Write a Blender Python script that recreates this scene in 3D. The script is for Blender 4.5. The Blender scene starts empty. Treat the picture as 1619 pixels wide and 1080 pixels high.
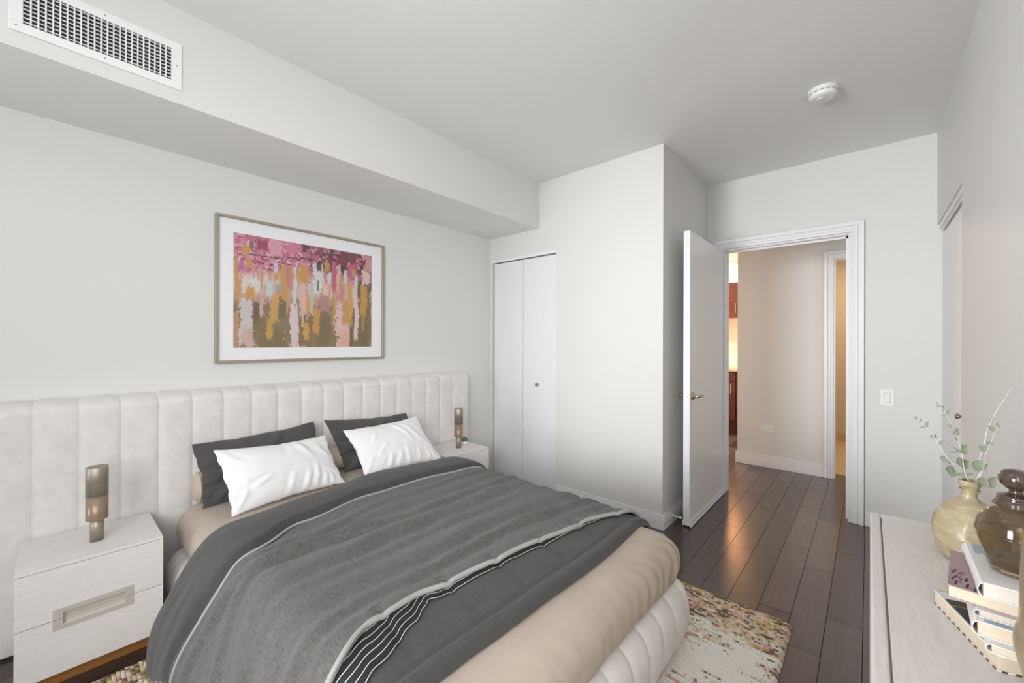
import bpy, bmesh, math, random
from math import sin, cos, pi, sqrt, exp, radians, atan2
from mathutils import Vector, Matrix, noise as mnoise

random.seed(7)
SC = bpy.context.scene
COL = SC.collection

# ------------------------------------------------------------------ camera
F_PX, YAW, PITCH, ROLL, EYE = 640.62, radians(41.35), radians(.0613), radians(.1648), 1.25
cam_d = bpy.data.cameras.new('camera')
cam_d.sensor_fit = 'HORIZONTAL'; cam_d.sensor_width = 36.0
cam_d.lens = F_PX / 1619 * 36; cam_d.clip_start = .02
cam = bpy.data.objects.new('camera', cam_d); COL.objects.link(cam)
_f = Vector((-sin(YAW)*cos(PITCH), cos(YAW)*cos(PITCH), sin(PITCH)))
_r = Vector((cos(YAW), sin(YAW), 0)); _u = _r.cross(_f)
_r2 = _r*cos(ROLL) + _u*sin(ROLL); _u2 = _u*cos(ROLL) - _r*sin(ROLL)
cam.matrix_world = Matrix(((_r2.x, _u2.x, -_f.x, 0), (_r2.y, _u2.y, -_f.y, 0), (_r2.z, _u2.z, -_f.z, EYE), (0, 0, 0, 1)))
SC.camera = cam

# ------------------------------------------------------------------ exposure, sky, daylight, added fill lights
vs = SC.view_settings
vs.view_transform = 'Standard'; vs.look = 'None'; vs.gamma = 1.0; vs.use_curve_mapping = False
vs.exposure = -.06
world = bpy.data.worlds.new('sky'); SC.world = world; world.use_nodes = True
bg = world.node_tree.nodes['Background']
bg.inputs['Color'].default_value = (.80, .90, 1.0, 1); bg.inputs['Strength'].default_value = 1.0


def area(name, loc, target, sx, sy, power, color=(1, 1, 1)):
    d = bpy.data.lights.new(name, 'AREA'); d.shape = 'RECTANGLE'; d.size = sx; d.size_y = sy
    d.energy = power; d.color = color
    o = bpy.data.objects.new(name, d); COL.objects.link(o); o.location = loc
    o.rotation_euler = (Vector(target)-Vector(loc)).to_track_quat('-Z', 'Y').to_euler()
    return o


def point(name, loc, power, color, r=.08):
    d = bpy.data.lights.new(name, 'POINT'); d.energy = power; d.color = color; d.shadow_soft_size = r
    o = bpy.data.objects.new(name, d); COL.objects.link(o); o.location = loc
    return o


def daylight(name, loc, target, sx, sy, power, spread):  # cool area light with limited spread; serves the added fills too
    area(name, loc, target, sx, sy, power, (.985, .99, 1.0)).data.spread = radians(spread)


daylight('front_window_daylight', (-1.9, -3.36, 1.35), (.3, 2.6, 1.45), 1.2, 2.0, 37, 60)
daylight('added_side_fill', (.28, -.80, 1.60), (-2.2, 1.7, .75), 2.1, 1.3, 27, 110)  # added fill from the right, brightens bed, headboard and nightstand
daylight('added_side_fill_deep', (.28, -.80, 1.60), (-1.6, 3.0, .6), 2.1, 1.3, 5, 70)  # second added fill from the right, narrower and aimed deeper into the room
daylight('added_upward_fill', (-1.0, -1.6, 1.2), (-1.0, -1.6, 3), 1.8, 1.8, 15, 180)  # added unseen panel facing up, lifts the ceiling brightness
point('added_overhead_fill', (-.75, .35, 2.05), 3, (1.0, .975, .945), .22)  # added overhead fill with no fixture, evens out the walls

# ------------------------------------------------------------------ node helper
class NT:
    def __init__(s, name):
        s.m = bpy.data.materials.new(name); s.m.use_nodes = True
        s.t = s.m.node_tree; s.b = s.t.nodes['Principled BSDF']; s.out = s.t.nodes['Material Output']

    def lk(s, v, inp):
        if isinstance(v, (int, float)): inp.default_value = v
        elif isinstance(v, tuple):
            inp.default_value = v if len(inp.default_value) == len(v) else (*v, 1)
        else: s.t.links.new(v, inp)

    def n(s, kind, **props):
        nd = s.t.nodes.new(kind)
        for k, v in props.items(): setattr(nd, k, v)
        return nd

    def math(s, op, a, b=0., c=None, clamp=False):
        nd = s.n('ShaderNodeMath', operation=op); nd.use_clamp = clamp
        s.lk(a, nd.inputs[0]); s.lk(b, nd.inputs[1])
        if c is not None: s.lk(c, nd.inputs[2])
        return nd.outputs[0]

    def coord(s, which='Object'):
        return s.n('ShaderNodeTexCoord').outputs[which]

    def mapping(s, vec, scale=(1, 1, 1), rot=(0, 0, 0), loc=(0, 0, 0)):
        nd = s.n('ShaderNodeMapping'); s.lk(vec, nd.inputs['Vector'])
        nd.inputs['Scale'].default_value = scale; nd.inputs['Rotation'].default_value = rot; nd.inputs['Location'].default_value = loc
        return nd.outputs[0]

    def noise(s, vec, scale=5., detail=2., rough=.5, dist=0., out='Fac'):
        nd = s.n('ShaderNodeTexNoise'); s.lk(vec, nd.inputs['Vector'])
        nd.inputs['Scale'].default_value = scale; nd.inputs['Detail'].default_value = detail
        nd.inputs['Roughness'].default_value = rough; nd.inputs['Distortion'].default_value = dist
        return nd.outputs[out]

    def white(s, vec, out='Value'):
        nd = s.n('ShaderNodeTexWhiteNoise'); s.lk(vec, nd.inputs['Vector']); return nd.outputs[out]

    def wave(s, vec, scale, direction='X', dist=0., detail=0., kind='BANDS'):
        nd = s.n('ShaderNodeTexWave', wave_type=kind, bands_direction=direction)
        s.lk(vec, nd.inputs['Vector']); nd.inputs['Scale'].default_value = scale
        nd.inputs['Distortion'].default_value = dist; nd.inputs['Detail'].default_value = detail
        return nd.outputs['Fac']

    def sep(s, vec):
        nd = s.n('ShaderNodeSeparateXYZ'); s.lk(vec, nd.inputs[0]); return nd.outputs

    def comb(s, x, y, z):
        nd = s.n('ShaderNodeCombineXYZ')
        for v, i in zip((x, y, z), nd.inputs): s.lk(v, i)
        return nd.outputs[0]

    def ramp(s, fac, stops, interp='LINEAR'):
        nd = s.n('ShaderNodeValToRGB'); s.lk(fac, nd.inputs[0]); cr = nd.color_ramp; cr.interpolation = interp
        while len(cr.elements) < len(stops): cr.elements.new(.5)
        for e, (p, c) in zip(cr.elements, stops): e.position = p; e.color = (*c, 1) if len(c) == 3 else c
        return nd.outputs[0]

    def mix(s, fac, a, b, blend='MIX'):
        nd = s.n('ShaderNodeMix', data_type='RGBA', blend_type=blend)
        s.lk(fac, nd.inputs[0]); s.lk(a, nd.inputs[6]); s.lk(b, nd.inputs[7])
        return nd.outputs[2]

    def bump(s, h, strength=.2, dist=.01, normal=None):
        nd = s.n('ShaderNodeBump'); s.lk(h, nd.inputs['Height'])
        nd.inputs['Strength'].default_value = strength; nd.inputs['Distance'].default_value = dist
        if normal is not None: s.lk(normal, nd.inputs['Normal'])
        return nd.outputs[0]

    def set(s, **kw):
        names = dict(color='Base Color', rough='Roughness', metal='Metallic', normal='Normal', spec='Specular IOR Level',
                     coat='Coat Weight', coat_rough='Coat Roughness', sheen='Sheen Weight', sheen_rough='Sheen Roughness', trans='Transmission Weight',
                     ior='IOR', alpha='Alpha', emis='Emission Color', emis_s='Emission Strength', sss='Subsurface Weight')
        for k, v in kw.items(): s.lk(v, s.b.inputs[names[k]])
        return s.m


def srgb(r, g, b):
    def f(c):
        c /= 255.
        return c/12.92 if c <= .04045 else ((c+.055)/1.055)**2.4
    return (f(r), f(g), f(b))


M = {}


def simple(name, col, rough=.5, metal=0., var=.03, scale=30., bump=0., **kw):
    t = NT(name); c = t.coord()
    nz = t.noise(c, scale, 3.)
    colr = t.mix(nz, tuple(x*(1-var) for x in col), tuple(min(1, x*(1+var)) for x in col))
    t.set(color=colr, rough=rough, metal=metal, **kw)
    if bump: t.set(normal=t.bump(nz, bump, .002))
    M[name] = t.m
    return t.m


def paint(name, col, rough=.55):
    t = NT(name); c = t.coord()
    big = t.noise(c, 1.3, 3.); fine = t.noise(c, 220., 2.)
    colr = t.mix(big, tuple(x*.985 for x in col), tuple(x*1.015 for x in col))
    t.set(color=colr, rough=rough, spec=.3, normal=t.bump(fine, .06, .001))
    M[name] = t.m


paint('wall_paint', (.715, .709, .690))
paint('ceiling_paint', (.86, .86, .845), .7)
paint('bath_paint', (.60, .49, .37))
simple('trim_white', (.80, .80, .81), .32, var=.01)
simple('door_white', (.77, .775, .79), .30, var=.01)
simple('door_grey', (.86, .855, .845), .25, var=.01)
simple('plastic_white', (.84, .84, .83), .35, var=.01)
simple('black', (.012, .012, .012), .6)
simple('dark_gap', (.02, .02, .02), .8)
simple('nickel', (.62, .60, .56), .25, 1.0)
simple('antique_brass', (.55, .45, .28), .28, 1.0)
simple('pewter', (.30, .29, .27), .35, 1.0)
simple('cherry_wood', (.072, .020, .012), .22, var=.35, scale=9)
simple('counter_stone', (.28, .26, .235), .3, var=.25, scale=90)
simple('backsplash', (.78, .72, .64), .35, var=.05, scale=12)
simple('tan_tile', (.54, .38, .22), .35, var=.05, scale=6)
simple('bronze_metal', (.375, .33, .275), .50, .75, var=.03, scale=50)
simple('bronze_acrylic', (.30, .215, .145), .32, .25, var=.1, scale=30)
simple('champagne_frame', (.40, .35, .28), .40, .55, var=.06, scale=120)
simple('mat_board', (.86, .85, .86), .6, var=.01)
simple('champagne_handle', (.60, .555, .49), .38, .25, var=.03, scale=200)
simple('oak_plinth', (.34, .145, .035), .45, var=.2, scale=14)
simple('page_block', (.64, .545, .42), .7, var=.04, scale=60)
simple('page_white', (.69, .635, .56), .7, var=.04, scale=60)
simple('book_white', (.82, .81, .81), .38, var=.01)
simple('book_grey', (.68, .69, .72), .4, var=.05)
simple('book_mauve', (.40, .275, .29), .5, var=.04)
simple('ink', (.012, .012, .014), .5)
simple('ink_grey', (.09, .09, .10), .5)
simple('book_blue', (.36, .46, .56), .4, var=.45, scale=40)
simple('book_black', (.015, .017, .025), .35)
simple('gold_line', (.42, .33, .09), .4)
simple('pot_ceramic', (.85, .84, .82), .35)
simple('stem_pale', (.72, .72, .66), .6)
simple('soil', (.05, .035, .025), .9, var=.4, scale=300)


def m_floor():
    t = NT('plank_floor'); c = t.coord(); x, y, z = t.sep(c)
    px = t.math('DIVIDE', t.math('ADD', x, 10.017), .125)
    ix = t.math('FLOOR', px); fx = t.math('FRACT', px)
    r1 = t.white(t.comb(ix, 3.7, 0.))
    py = t.math('ADD', t.math('DIVIDE', t.math('ADD', y, 10.), .78), t.math('MULTIPLY', r1, 7.3))
    iy = t.math('FLOOR', py); fy = t.math('FRACT', py)
    rr = t.white(t.comb(ix, iy, 1.))
    grain = t.noise(t.comb(t.math('ADD', t.math('MULTIPLY', x, 55.), t.math('MULTIPLY', rr, 30.)), t.math('MULTIPLY', y, 3.), iy), 1., 4., .6)
    base = t.ramp(t.math('ADD', t.math('MULTIPLY', rr, .68), t.math('MULTIPLY', grain, .32)),
                  [(0., (.034, .023, .021)), (.5, (.070, .048, .043)), (1., (.122, .086, .076))])
    ex = t.math('MINIMUM', fx, t.math('SUBTRACT', 1., fx))
    ey = t.math('MINIMUM', fy, t.math('SUBTRACT', 1., fy))
    gx = t.math('LESS_THAN', ex, .010); gy = t.math('LESS_THAN', ey, .0016)
    gap = t.math('MAXIMUM', gx, gy)
    col = t.mix(gap, base, (.006, .004, .004))
    wav = t.noise(t.comb(t.math('MULTIPLY', x, 9.), t.math('MULTIPLY', y, 2.2), rr), 1., 2.)
    h = t.math('SUBTRACT', t.math('MULTIPLY', wav, 1.), t.math('MULTIPLY', gap, .6))
    t.set(color=col, rough=t.math('ADD', t.math('MULTIPLY_ADD', wav, .10, .20), t.math('MULTIPLY', gap, .5)), spec=t.math('MULTIPLY_ADD', gap, -.80, .85), normal=t.bump(h, .07, .005))
    M['plank_floor'] = t.m


m_floor()


def fabric(name, ca, cb, sx=700., sy=700., rough=.9, bump=.3, slub=.5, uv=True, sheen=.15, mottled=0., twill=False, grain=420):
    """woven cloth; uv in metres"""
    t = NT(name); c = t.coord('UV') if uv else t.coord()
    if twill:
        w1 = t.wave(t.mapping(c, rot=(0, 0, .8)), sx/6.283, 'X', .6, 1.); weave = w1
    else:
        w1 = t.wave(c, sx/6.283, 'X', .8, 1.); w2 = t.wave(c, sy/6.283, 'Y', .8, 1.)
        weave = t.math('MULTIPLY', t.math('ADD', w1, w2), .5)
    s1 = t.noise(t.mapping(c, (grain, 30, 30)), 1., 3.); s2 = t.noise(t.mapping(c, (30, grain, 30)), 1., 3.)
    sl = t.math('MULTIPLY', t.math('ADD', s1, s2), .5)
    fac = t.math('ADD', t.math('MULTIPLY', weave, 1-slub), t.math('MULTIPLY', t.math('MULTIPLY_ADD', sl, 2.6, -.8), slub), clamp=True)
    col = t.mix(fac, ca, cb)
    if mottled:
        big = t.noise(t.coord(), 14., 5., .65)
        col = t.mix(t.math('MULTIPLY', t.math('MULTIPLY_ADD', big, 3., -1., clamp=True), mottled), col, tuple(min(1, x*1.35) for x in cb))
    t.set(color=col, rough=rough, spec=.2, sheen=sheen, sheen_rough=.5, normal=t.bump(t.math('ADD', weave, sl), bump, .0012))
    M[name] = t.m


fabric('velvet_cream', (.655, .628, .602), (.715, .690, .665), 900, 900, uv=False, bump=.08, sheen=.25, mottled=.30)
fabric('sheet_beige', (.430, .362, .292), (.485, .412, .338), 2200, 2200, bump=.12, slub=.35, sheen=.1)
fabric('bolster_beige', (.470, .390, .305), (.560, .470, .375), 1500, 1500, bump=.2, slub=.5)
fabric('duvet_charcoal', (.040, .038, .036), (.086, .082, .078), 1500, 1500, bump=.35, slub=.55, twill=True, grain=330)
fabric('throw_grey', (.030, .028, .027), (.168, .161, .154), 1100, 1100, bump=.4, slub=.72, grain=390)
fabric('piping_light', (.30, .29, .28), (.37, .36, .35), 1500, 1500, bump=.15, slub=.3)
fabric('pillow_charcoal', (.056, .054, .052), (.108, .104, .100), 1400, 1400, bump=.35, slub=.45)


def m_misc():
    # satin white pillow
    t = NT('satin_white'); c = t.coord('UV')
    nz = t.noise(c, 300., 2.)
    t.set(color=(.79, .785, .78), rough=.42, spec=.35, sheen=.2, normal=t.bump(nz, .08, .0008)); M['satin_white'] = t.m
    # black lining with white stripes (stripes run along the bed's width)
    t = NT('striped_lining'); c = t.coord('UV'); u, v, _ = t.sep(c)
    fr = t.math('FRACT', t.math('DIVIDE', t.math('ADD', u, t.math('MULTIPLY', t.noise(c, 14., 1.), .003)), .021))
    st = t.math('LESS_THAN', t.math('ABSOLUTE', t.math('SUBTRACT', fr, .5)), .05)
    sp = t.noise(c, 900., 2.)
    base = t.mix(t.math('GREATER_THAN', sp, .58), (.009, .009, .009), (.028, .028, .028))
    t.set(color=t.mix(st, base, (.62, .61, .59)), rough=.9, normal=t.bump(sp, .3, .001)); M['striped_lining'] = t.m
    # white-washed oak
    for nm, ax in (('pale_oak', 1), ('pale_oak_top', 1)):
        t = NT(nm); c = t.coord()
        sc = (26, 3.2, 26) if ax == 1 else (3.2, 26, 26)
        g = t.noise(t.mapping(c, sc), 3.2, 6., .6, 1.4)
        f = t.noise(t.mapping(c, (300, 14, 300)), 1., 2.)
        col = t.ramp(g, [(.30, (.690, .655, .620)), (.55, (.745, .715, .685)), (.75, (.780, .752, .722))])
        t.set(color=col, rough=.55, spec=.3, normal=t.bump(t.math('ADD', g, t.math('MULTIPLY', f, .4)), .10, .001)); M[nm] = t.m
    # rug: ribs along X, colour streaks per rib
    t = NT('rug_wool'); c = t.coord(); x, y, z = t.sep(c)
    row = t.math('FLOOR', t.math('DIVIDE', y, .0125))
    fy = t.math('FRACT', t.math('DIVIDE', y, .0125))
    yq = t.math('MULTIPLY', row, .0125)
    jit = t.math('MULTIPLY', t.math('SUBTRACT', t.white(t.comb(row, 1., 2.)), .5), .16)
    v = t.comb(t.math('ADD', x, jit), t.math('ADD', yq, t.math('MULTIPLY', x, .05)), 0.)
    tuft = t.white(t.comb(t.math('FLOOR', t.math('DIVIDE', x, .006)), row, 5.))
    pat = t.math('ADD', t.math('ADD', t.noise(t.mapping(v, (6., 17., 1)), 1., 3., .55), t.math('MULTIPLY', t.math('SUBTRACT', t.white(t.comb(row, 9., 4.)), .5), .07)), t.math('MULTIPLY', t.math('SUBTRACT', tuft, .5), .008))
    pat2 = t.noise(t.mapping(v, (9., 22., 1), loc=(3, 7, 0)), 1., 3., .6)
    br, mu, ml, sg, pk, cr_ = (.17, .12, .058), (.54, .39, .18), (.70, .575, .36), (.57, .58, .51), (.66, .36, .35), (.80, .76, .68)
    ramp = t.ramp(pat, [(.30, (.10, .065, .03)), (.385, br), (.40, mu), (.435, ml), (.445, sg), (.47, sg), (.478, br), (.500, (.20, .145, .07)), (.508, pk), (.545, (.62, .38, .36)), (.553, cr_), (.58, ml), (.62, mu), (.66, br)])
    cream = t.mix(pat2, (.78, .745, .685), (.88, .855, .80))
    # rich colour near the borders, cream in the field
    by = t.math('SUBTRACT', t.math('ABSOLUTE', y), .76)
    bx = t.math('SUBTRACT', t.math('ABSOLUTE', x), .90)
    dens = t.math('MULTIPLY', t.math('MAXIMUM', by, bx), .80)
    dens = t.math('MINIMUM', t.math('MAXIMUM', dens, -.055), .25)
    cov = t.noise(t.mapping(v, (5.5, 15., 1), loc=(11, 2, 0)), 1., 5., .75)
    cm = t.math('MULTIPLY_ADD', t.math('ADD', t.math('ADD', cov, t.math('MULTIPLY', t.math('SUBTRACT', tuft, .5), .05)), dens), 22., -11.2, clamp=True)
    col = t.mix(cm, cream, ramp)
    groove = t.math('POWER', t.math('ABSOLUTE', t.math('MULTIPLY', t.math('SUBTRACT', fy, .5), 2.)), 6.)
    tufts = t.noise(t.mapping(c, (150, 260, 150)), 1., 2.)
    col = t.mix(t.math('MULTIPLY', groove, .75), col, (.16, .11, .06))
    t.set(color=col, rough=.95, spec=.1, normal=t.bump(t.math('SUBTRACT', tufts, groove), .6, .004)); M['rug_wool'] = t.m
    # amber glass of the bottle, frosted and mottled
    t = NT('amber_bottle_glass'); c = t.coord()
    n1 = t.noise(t.mapping(c, (14, 14, 40)), 1., 5., .68, 1.2)
    col = t.ramp(n1, [(.30, (.36, .29, .165)), (.46, (.50, .42, .26)), (.58, (.56, .48, .32)), (.72, (.72, .66, .54))])
    t.set(color=col, rough=.40, trans=.30, ior=1.3, coat=.22, coat_rough=.18, normal=t.bump(n1, .25, .006)); M['amber_bottle_glass'] = t.m
    # smoky olive glass of the jar
    t = NT('smoky_glass'); c = t.coord()
    t.set(color=(.52, .435, .315), rough=.05, trans=.95, ior=1.15, coat=.5, coat_rough=.03); M['smoky_glass'] = t.m
    t = NT('dark_glass'); c = t.coord()
    t.set(color=t.mix(t.noise(c, 60., 3.), (.035, .022, .016), (.085, .055, .040)), rough=.10, spec=.7, coat=.5); M['dark_glass'] = t.m
    t = NT('stoneware_glaze'); c = t.coord()
    t.set(color=t.mix(t.noise(c, 45., 4., .7), (.20, .145, .075), (.33, .265, .16)), rough=.28, coat=.3); M['stoneware_glaze'] = t.m
    t = NT('eucalyptus_leaf'); c = t.coord()
    t.set(color=t.mix(t.noise(c, 25., 2.), (.185, .225, .150), (.42, .455, .355)), rough=.6, sss=.05); M['eucalyptus_leaf'] = t.m
    t = NT('succulent_leaf'); c = t.coord()
    t.set(color=t.mix(t.noise(c, 60., 2.), (.07, .13, .07), (.17, .26, .16)), rough=.5); M['succulent_leaf'] = t.m
    # clear glazing
    t = NT('glazing'); tr = t.n('ShaderNodeBsdfTransparent'); gl = t.n('ShaderNodeBsdfGlossy'); gl.inputs['Roughness'].default_value = .02
    fr = t.n('ShaderNodeFresnel'); fr.inputs['IOR'].default_value = 1.13; mx = t.n('ShaderNodeMixShader')
    t.t.links.new(fr.outputs[0], mx.inputs[0]); t.t.links.new(tr.outputs[0], mx.inputs[1]); t.t.links.new(gl.outputs[0], mx.inputs[2])
    t.t.links.new(mx.outputs[0], t.out.inputs[0]); M['glazing'] = t.m
    # painting: pigment comes from the mesh's own colour attribute
    t = NT('canvas_print'); at = t.n('ShaderNodeAttribute', attribute_name='pigment')
    nz = t.noise(t.coord(), 260., 3.)
    t.set(color=t.mix(t.math('MULTIPLY', nz, .25), at.outputs['Color'], (.5, .42, .38)), rough=.6); M['canvas_print'] = t.m


m_misc()

# ------------------------------------------------------------------ mesh helpers
WM = {}     # world matrix of every object made, by name


def bm_new():
    bm = bmesh.new(); bm.loops.layers.uv.new('UVMap'); return bm


def box(bm, x0, x1, y0, y1, z0, z1, bev=0., seg=2):
    vs_ = [bm.verts.new((x, y, z)) for z in (z0, z1) for y in (y0, y1) for x in (x0, x1)]
    fs = []
    for f in ((0, 2, 3, 1), (4, 5, 7, 6), (0, 1, 5, 4), (2, 6, 7, 3), (0, 4, 6, 2), (1, 3, 7, 5)):
        fs.append(bm.faces.new([vs_[i] for i in f]))
    if bev > 0:
        es = list({e for f in fs for e in f.edges})
        bmesh.ops.bevel(bm, geom=es, offset=bev, segments=seg, affect='EDGES', profile=.5)
    return bm


def grid(bm, nu, nv, fn, closed_u=False, closed_v=False, uvfn=None, flip=False):
    """fn(i/nu, j/nv) -> point"""
    uvl = bm.loops.layers.uv.active
    cu = nu if closed_u else nu+1; cv = nv if closed_v else nv+1
    vv = [[bm.verts.new(fn(i/nu, j/nv)) for j in range(cv)] for i in range(cu)]
    for i in range(nu):
        for j in range(nv):
            idx = [(i, j), (i+1, j), (i+1, j+1), (i, j+1)]
            if flip: idx.reverse()
            try: f = bm.faces.new([vv[a % cu][b % cv] for a, b in idx])
            except ValueError: continue
            f.smooth = True
            if uvfn:
                for l, (a, b) in zip(f.loops, idx): l[uvl].uv = uvfn(a/nu, b/nv)
    return vv


def lathe(bm, prof, n=40, cx=0, cy=0, rot=None, sx=1., sy=1.):
    """prof: list of (r, z)"""
    k = len(prof)-1
    def fn(a, t):
        r, z = prof[min(k, round(t*k))]
        p = Vector((cx+r*sx*cos(2*pi*a), cy+r*sy*sin(2*pi*a), z))
        return rot @ p if rot else p
    grid(bm, n, k, fn, closed_u=True, uvfn=lambda a, t: (a*.3, t*.3))
    for f in bm.faces: f.smooth = True
    return bm


def smooth_prof(pts, n=8):
    """Catmull-Rom through (r, z) points"""
    out = []
    P = [pts[0]]+list(pts)+[pts[-1]]
    for i in range(1, len(P)-2):
        for k in range(n):
            t = k/n; a, b, c, d = P[i-1], P[i], P[i+1], P[i+2]
            out.append(tuple(.5*(2*b[q]+(c[q]-a[q])*t+(2*a[q]-5*b[q]+4*c[q]-d[q])*t*t+(3*b[q]-a[q]-3*c[q]+d[q])*t**3) for q in range(len(b))))
    out.append(tuple(pts[-1])); return out


def tube(bm, pts, r, n=10, caps=True):
    pts = [Vector(p) for p in pts]; k = len(pts)-1
    rad = r if callable(r) else (lambda t: r)
    tang = [(pts[min(k, i+1)]-pts[max(0, i-1)]).normalized() for i in range(k+1)]
    up = Vector((0, 0, 1)) if abs(tang[0].z) < .9 else Vector((1, 0, 0))
    nrm = (up - tang[0]*up.dot(tang[0])).normalized(); fr = []
    for t_ in tang:
        nrm = (nrm - t_*nrm.dot(t_)).normalized(); fr.append((nrm.copy(), t_.cross(nrm)))
    vv = grid(bm, n, k, lambda a, t: pts[round(t*k)] + rad(t)*(fr[round(t*k)][0]*cos(2*pi*a)+fr[round(t*k)][1]*sin(2*pi*a)), closed_u=True,
              uvfn=lambda a, t: (a*.05, t*.5))
    if caps:
        for j in (0, k):
            try: bm.faces.new([vv[i][j] for i in range(n)])
            except ValueError: pass
    return bm


def rounded_box(bm, lo, hi, r, nx, ny, nz, disp=None, uvmode=True):
    """subdivided box whose edges are rounded by r = (rx, ry, rz)"""
    lo = Vector(lo); hi = Vector(hi)
    if not isinstance(r, tuple): r = (r, r, r)
    uvl = bm.loops.layers.uv.active
    key = {}
    def vert(p):
        k = (round(p[0], 5), round(p[1], 5), round(p[2], 5))
        if k not in key:
            q = Vector(p); c = Vector([min(max(q[i], lo[i]+r[i]), hi[i]-r[i]) for i in range(3)])
            d = Vector([(q[i]-c[i])/r[i] for i in range(3)])
            L = d.length
            if L > 1e-6:
                d = d/L
                mx = max(abs(a) for a in ((q[i]-c[i])/r[i] for i in range(3)))
                s = mx                    # 1 on the outer shell
                q = c + Vector([d[i]*r[i]*s for i in range(3)])
                nn = Vector([d[i]/r[i] for i in range(3)]).normalized()
            else: nn = Vector((0, 0, 1))
            if disp: q = q + nn*disp(q, nn)
            key[k] = bm.verts.new(q)
        return key[k]
    def ax(i, n):
        # cluster samples inside the rounded ends
        L = hi[i]-lo[i]; m = max(4, n//6); out = []
        for k in range(m): out.append(lo[i]+r[i]*(1-cos(pi/2*k/m)) if False else lo[i]+r[i]*k/m)
        inner = max(1, n-2*m)
        for k in range(inner+1): out.append(lo[i]+r[i]+(L-2*r[i])*k/inner)
        for k in range(1, m+1): out.append(hi[i]-r[i]+r[i]*k/m)
        return out
    A = [ax(0, nx), ax(1, ny), ax(2, nz)]
    for d in range(3):
        u, v = [(1, 2), (2, 0), (0, 1)][d]
        for side, val in ((0, lo[d]), (1, hi[d])):
            for i in range(len(A[u])-1):
                for j in range(len(A[v])-1):
                    q = []
                    for a, b in ((i, j), (i+1, j), (i+1, j+1), (i, j+1)):
                        p = [0, 0, 0]; p[d] = val; p[u] = A[u][a]; p[v] = A[v][b]; q.append(p)
                    if not side: q.reverse()
                    f = bm.faces.new([vert(p) for p in q]); f.smooth = True
                    for l, p in zip(f.loops, q): l[uvl].uv = (p[u]+(p[d] if d else 0), p[v])
    return bm


def tag(o, label=None, cat=None, group=None, kind=None):
    if label: o['label'] = label
    if cat: o['category'] = cat
    if group: o['group'] = group
    if kind: o['kind'] = kind
    return o


def thing(name, label, cat, loc=(0, 0, 0), rz=0., group=None):
    o = bpy.data.objects.new(name, None); COL.objects.link(o); o.empty_display_size = .05
    o.location = loc; o.rotation_euler = (0, 0, rz)
    WM[o.name] = Matrix.Translation(Vector(loc)) @ Matrix.Rotation(rz, 4, 'Z')
    return tag(o, label, cat, group)


def obj(name, bm, mat, parent=None, label=None, local=False, smooth=None, weld=False, origin=None):
    """bm in world coordinates (or the thing's own, with local=True) -> one mesh object"""
    if weld: bmesh.ops.remove_doubles(bm, verts=bm.verts, dist=1e-5)
    bmesh.ops.recalc_face_normals(bm, faces=bm.faces)
    me = bpy.data.meshes.new(name)
    o = bpy.data.objects.new(name, me); COL.objects.link(o)
    if parent is not None:
        W = WM[parent.name]
        if not local: bmesh.ops.transform(bm, matrix=W.inverted(), verts=bm.verts)
        o.parent = parent; WM[o.name] = W
    else:
        if origin is None:
            xs = [v.co for v in bm.verts]
            origin = Vector(((min(v.x for v in xs)+max(v.x for v in xs))/2, (min(v.y for v in xs)+max(v.y for v in xs))/2, min(v.z for v in xs)))
        origin = Vector(origin)
        bmesh.ops.translate(bm, vec=-origin, verts=bm.verts); o.location = origin
        WM[o.name] = Matrix.Translation(origin)
    if smooth is not None:
        for f in bm.faces: f.smooth = smooth
    bm.to_mesh(me); bm.free()
    for m_ in (mat if isinstance(mat, (list, tuple)) else [mat]):
        me.materials.append(M[m_])
    if label: o['label'] = label
    return o


def boxes(name, lst, mat, parent=None, bev=0., label=None, **kw):
    bm = bm_new()
    for b in lst: box(bm, *b, bev=bev)
    return obj(name, bm, mat, parent, label, **kw)


def struct(name, lst, mat, bev=0.):
    return tag(boxes(name, lst, mat, None, bev, origin=(0, 0, 0)), kind='structure')


def copy_tree(o, parent=None):
    c = o.copy(); COL.objects.link(c)
    WM[c.name] = WM[o.name].copy()
    if parent is not None: c.parent = parent
    for ch in list(o.children): copy_tree(ch, c)
    return c


def fbm(x, y, z=0., o=3):
    return mnoise.fractal(Vector((x, y, z)), .9, 2., o)


# ------------------------------------------------------------------ room shell
XL, XS, ZS, ZC, YC, XK, YB, XR, YF = -2.643, -2.0745, 2.2046, 2.5787, 2.696, -1.031, 3.686, .324, -3.4
T = .12
struct('floor', [(-3.4, 1.6, YF-T, 4.93, -.1, 0), (-3.4, XK, 4.93, 6.8, -.1, 0)], 'plank_floor')
struct('ceiling', [(XL-T, XR+.9, YF-T, YB+T, ZC, ZC+.1)], 'ceiling_paint')
struct('wall_left', [(XL-T, XL, YF-T, YC+.12, 0, ZC)], 'wall_paint')
struct('wall_soffit', [(XL, XS, YF, YC, ZS, ZC)], 'wall_paint')
struct('ceiling_soffit', [(XL, XS-.002, YF, YC, ZS-.003, ZS)], 'ceiling_paint')
CX0, CX1, CZ = -2.613, -1.900, 1.997
struct('wall_closet', [(XL, CX0, YC, YC+.10, 0, CZ), (XL, XK, YC, YC+.10, CZ, ZC), (CX1, XK, YC, YC+.10, 0, CZ)], 'wall_paint')
struct('wall_side', [(XK-.10, XK, YC+.10, YB, 0, ZC)], 'wall_paint')
DX0, DX1, DZ = -.905, -.095, 2.020
struct('wall_back', [(-3.4, DX0, YB, YB+T, 0, ZC), (DX0, DX1, YB, YB+T, DZ, ZC), (DX1, XR+.9, YB, YB+T, 0, ZC)], 'wall_paint')
RY0, RZ = 2.786, 1.995
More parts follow.
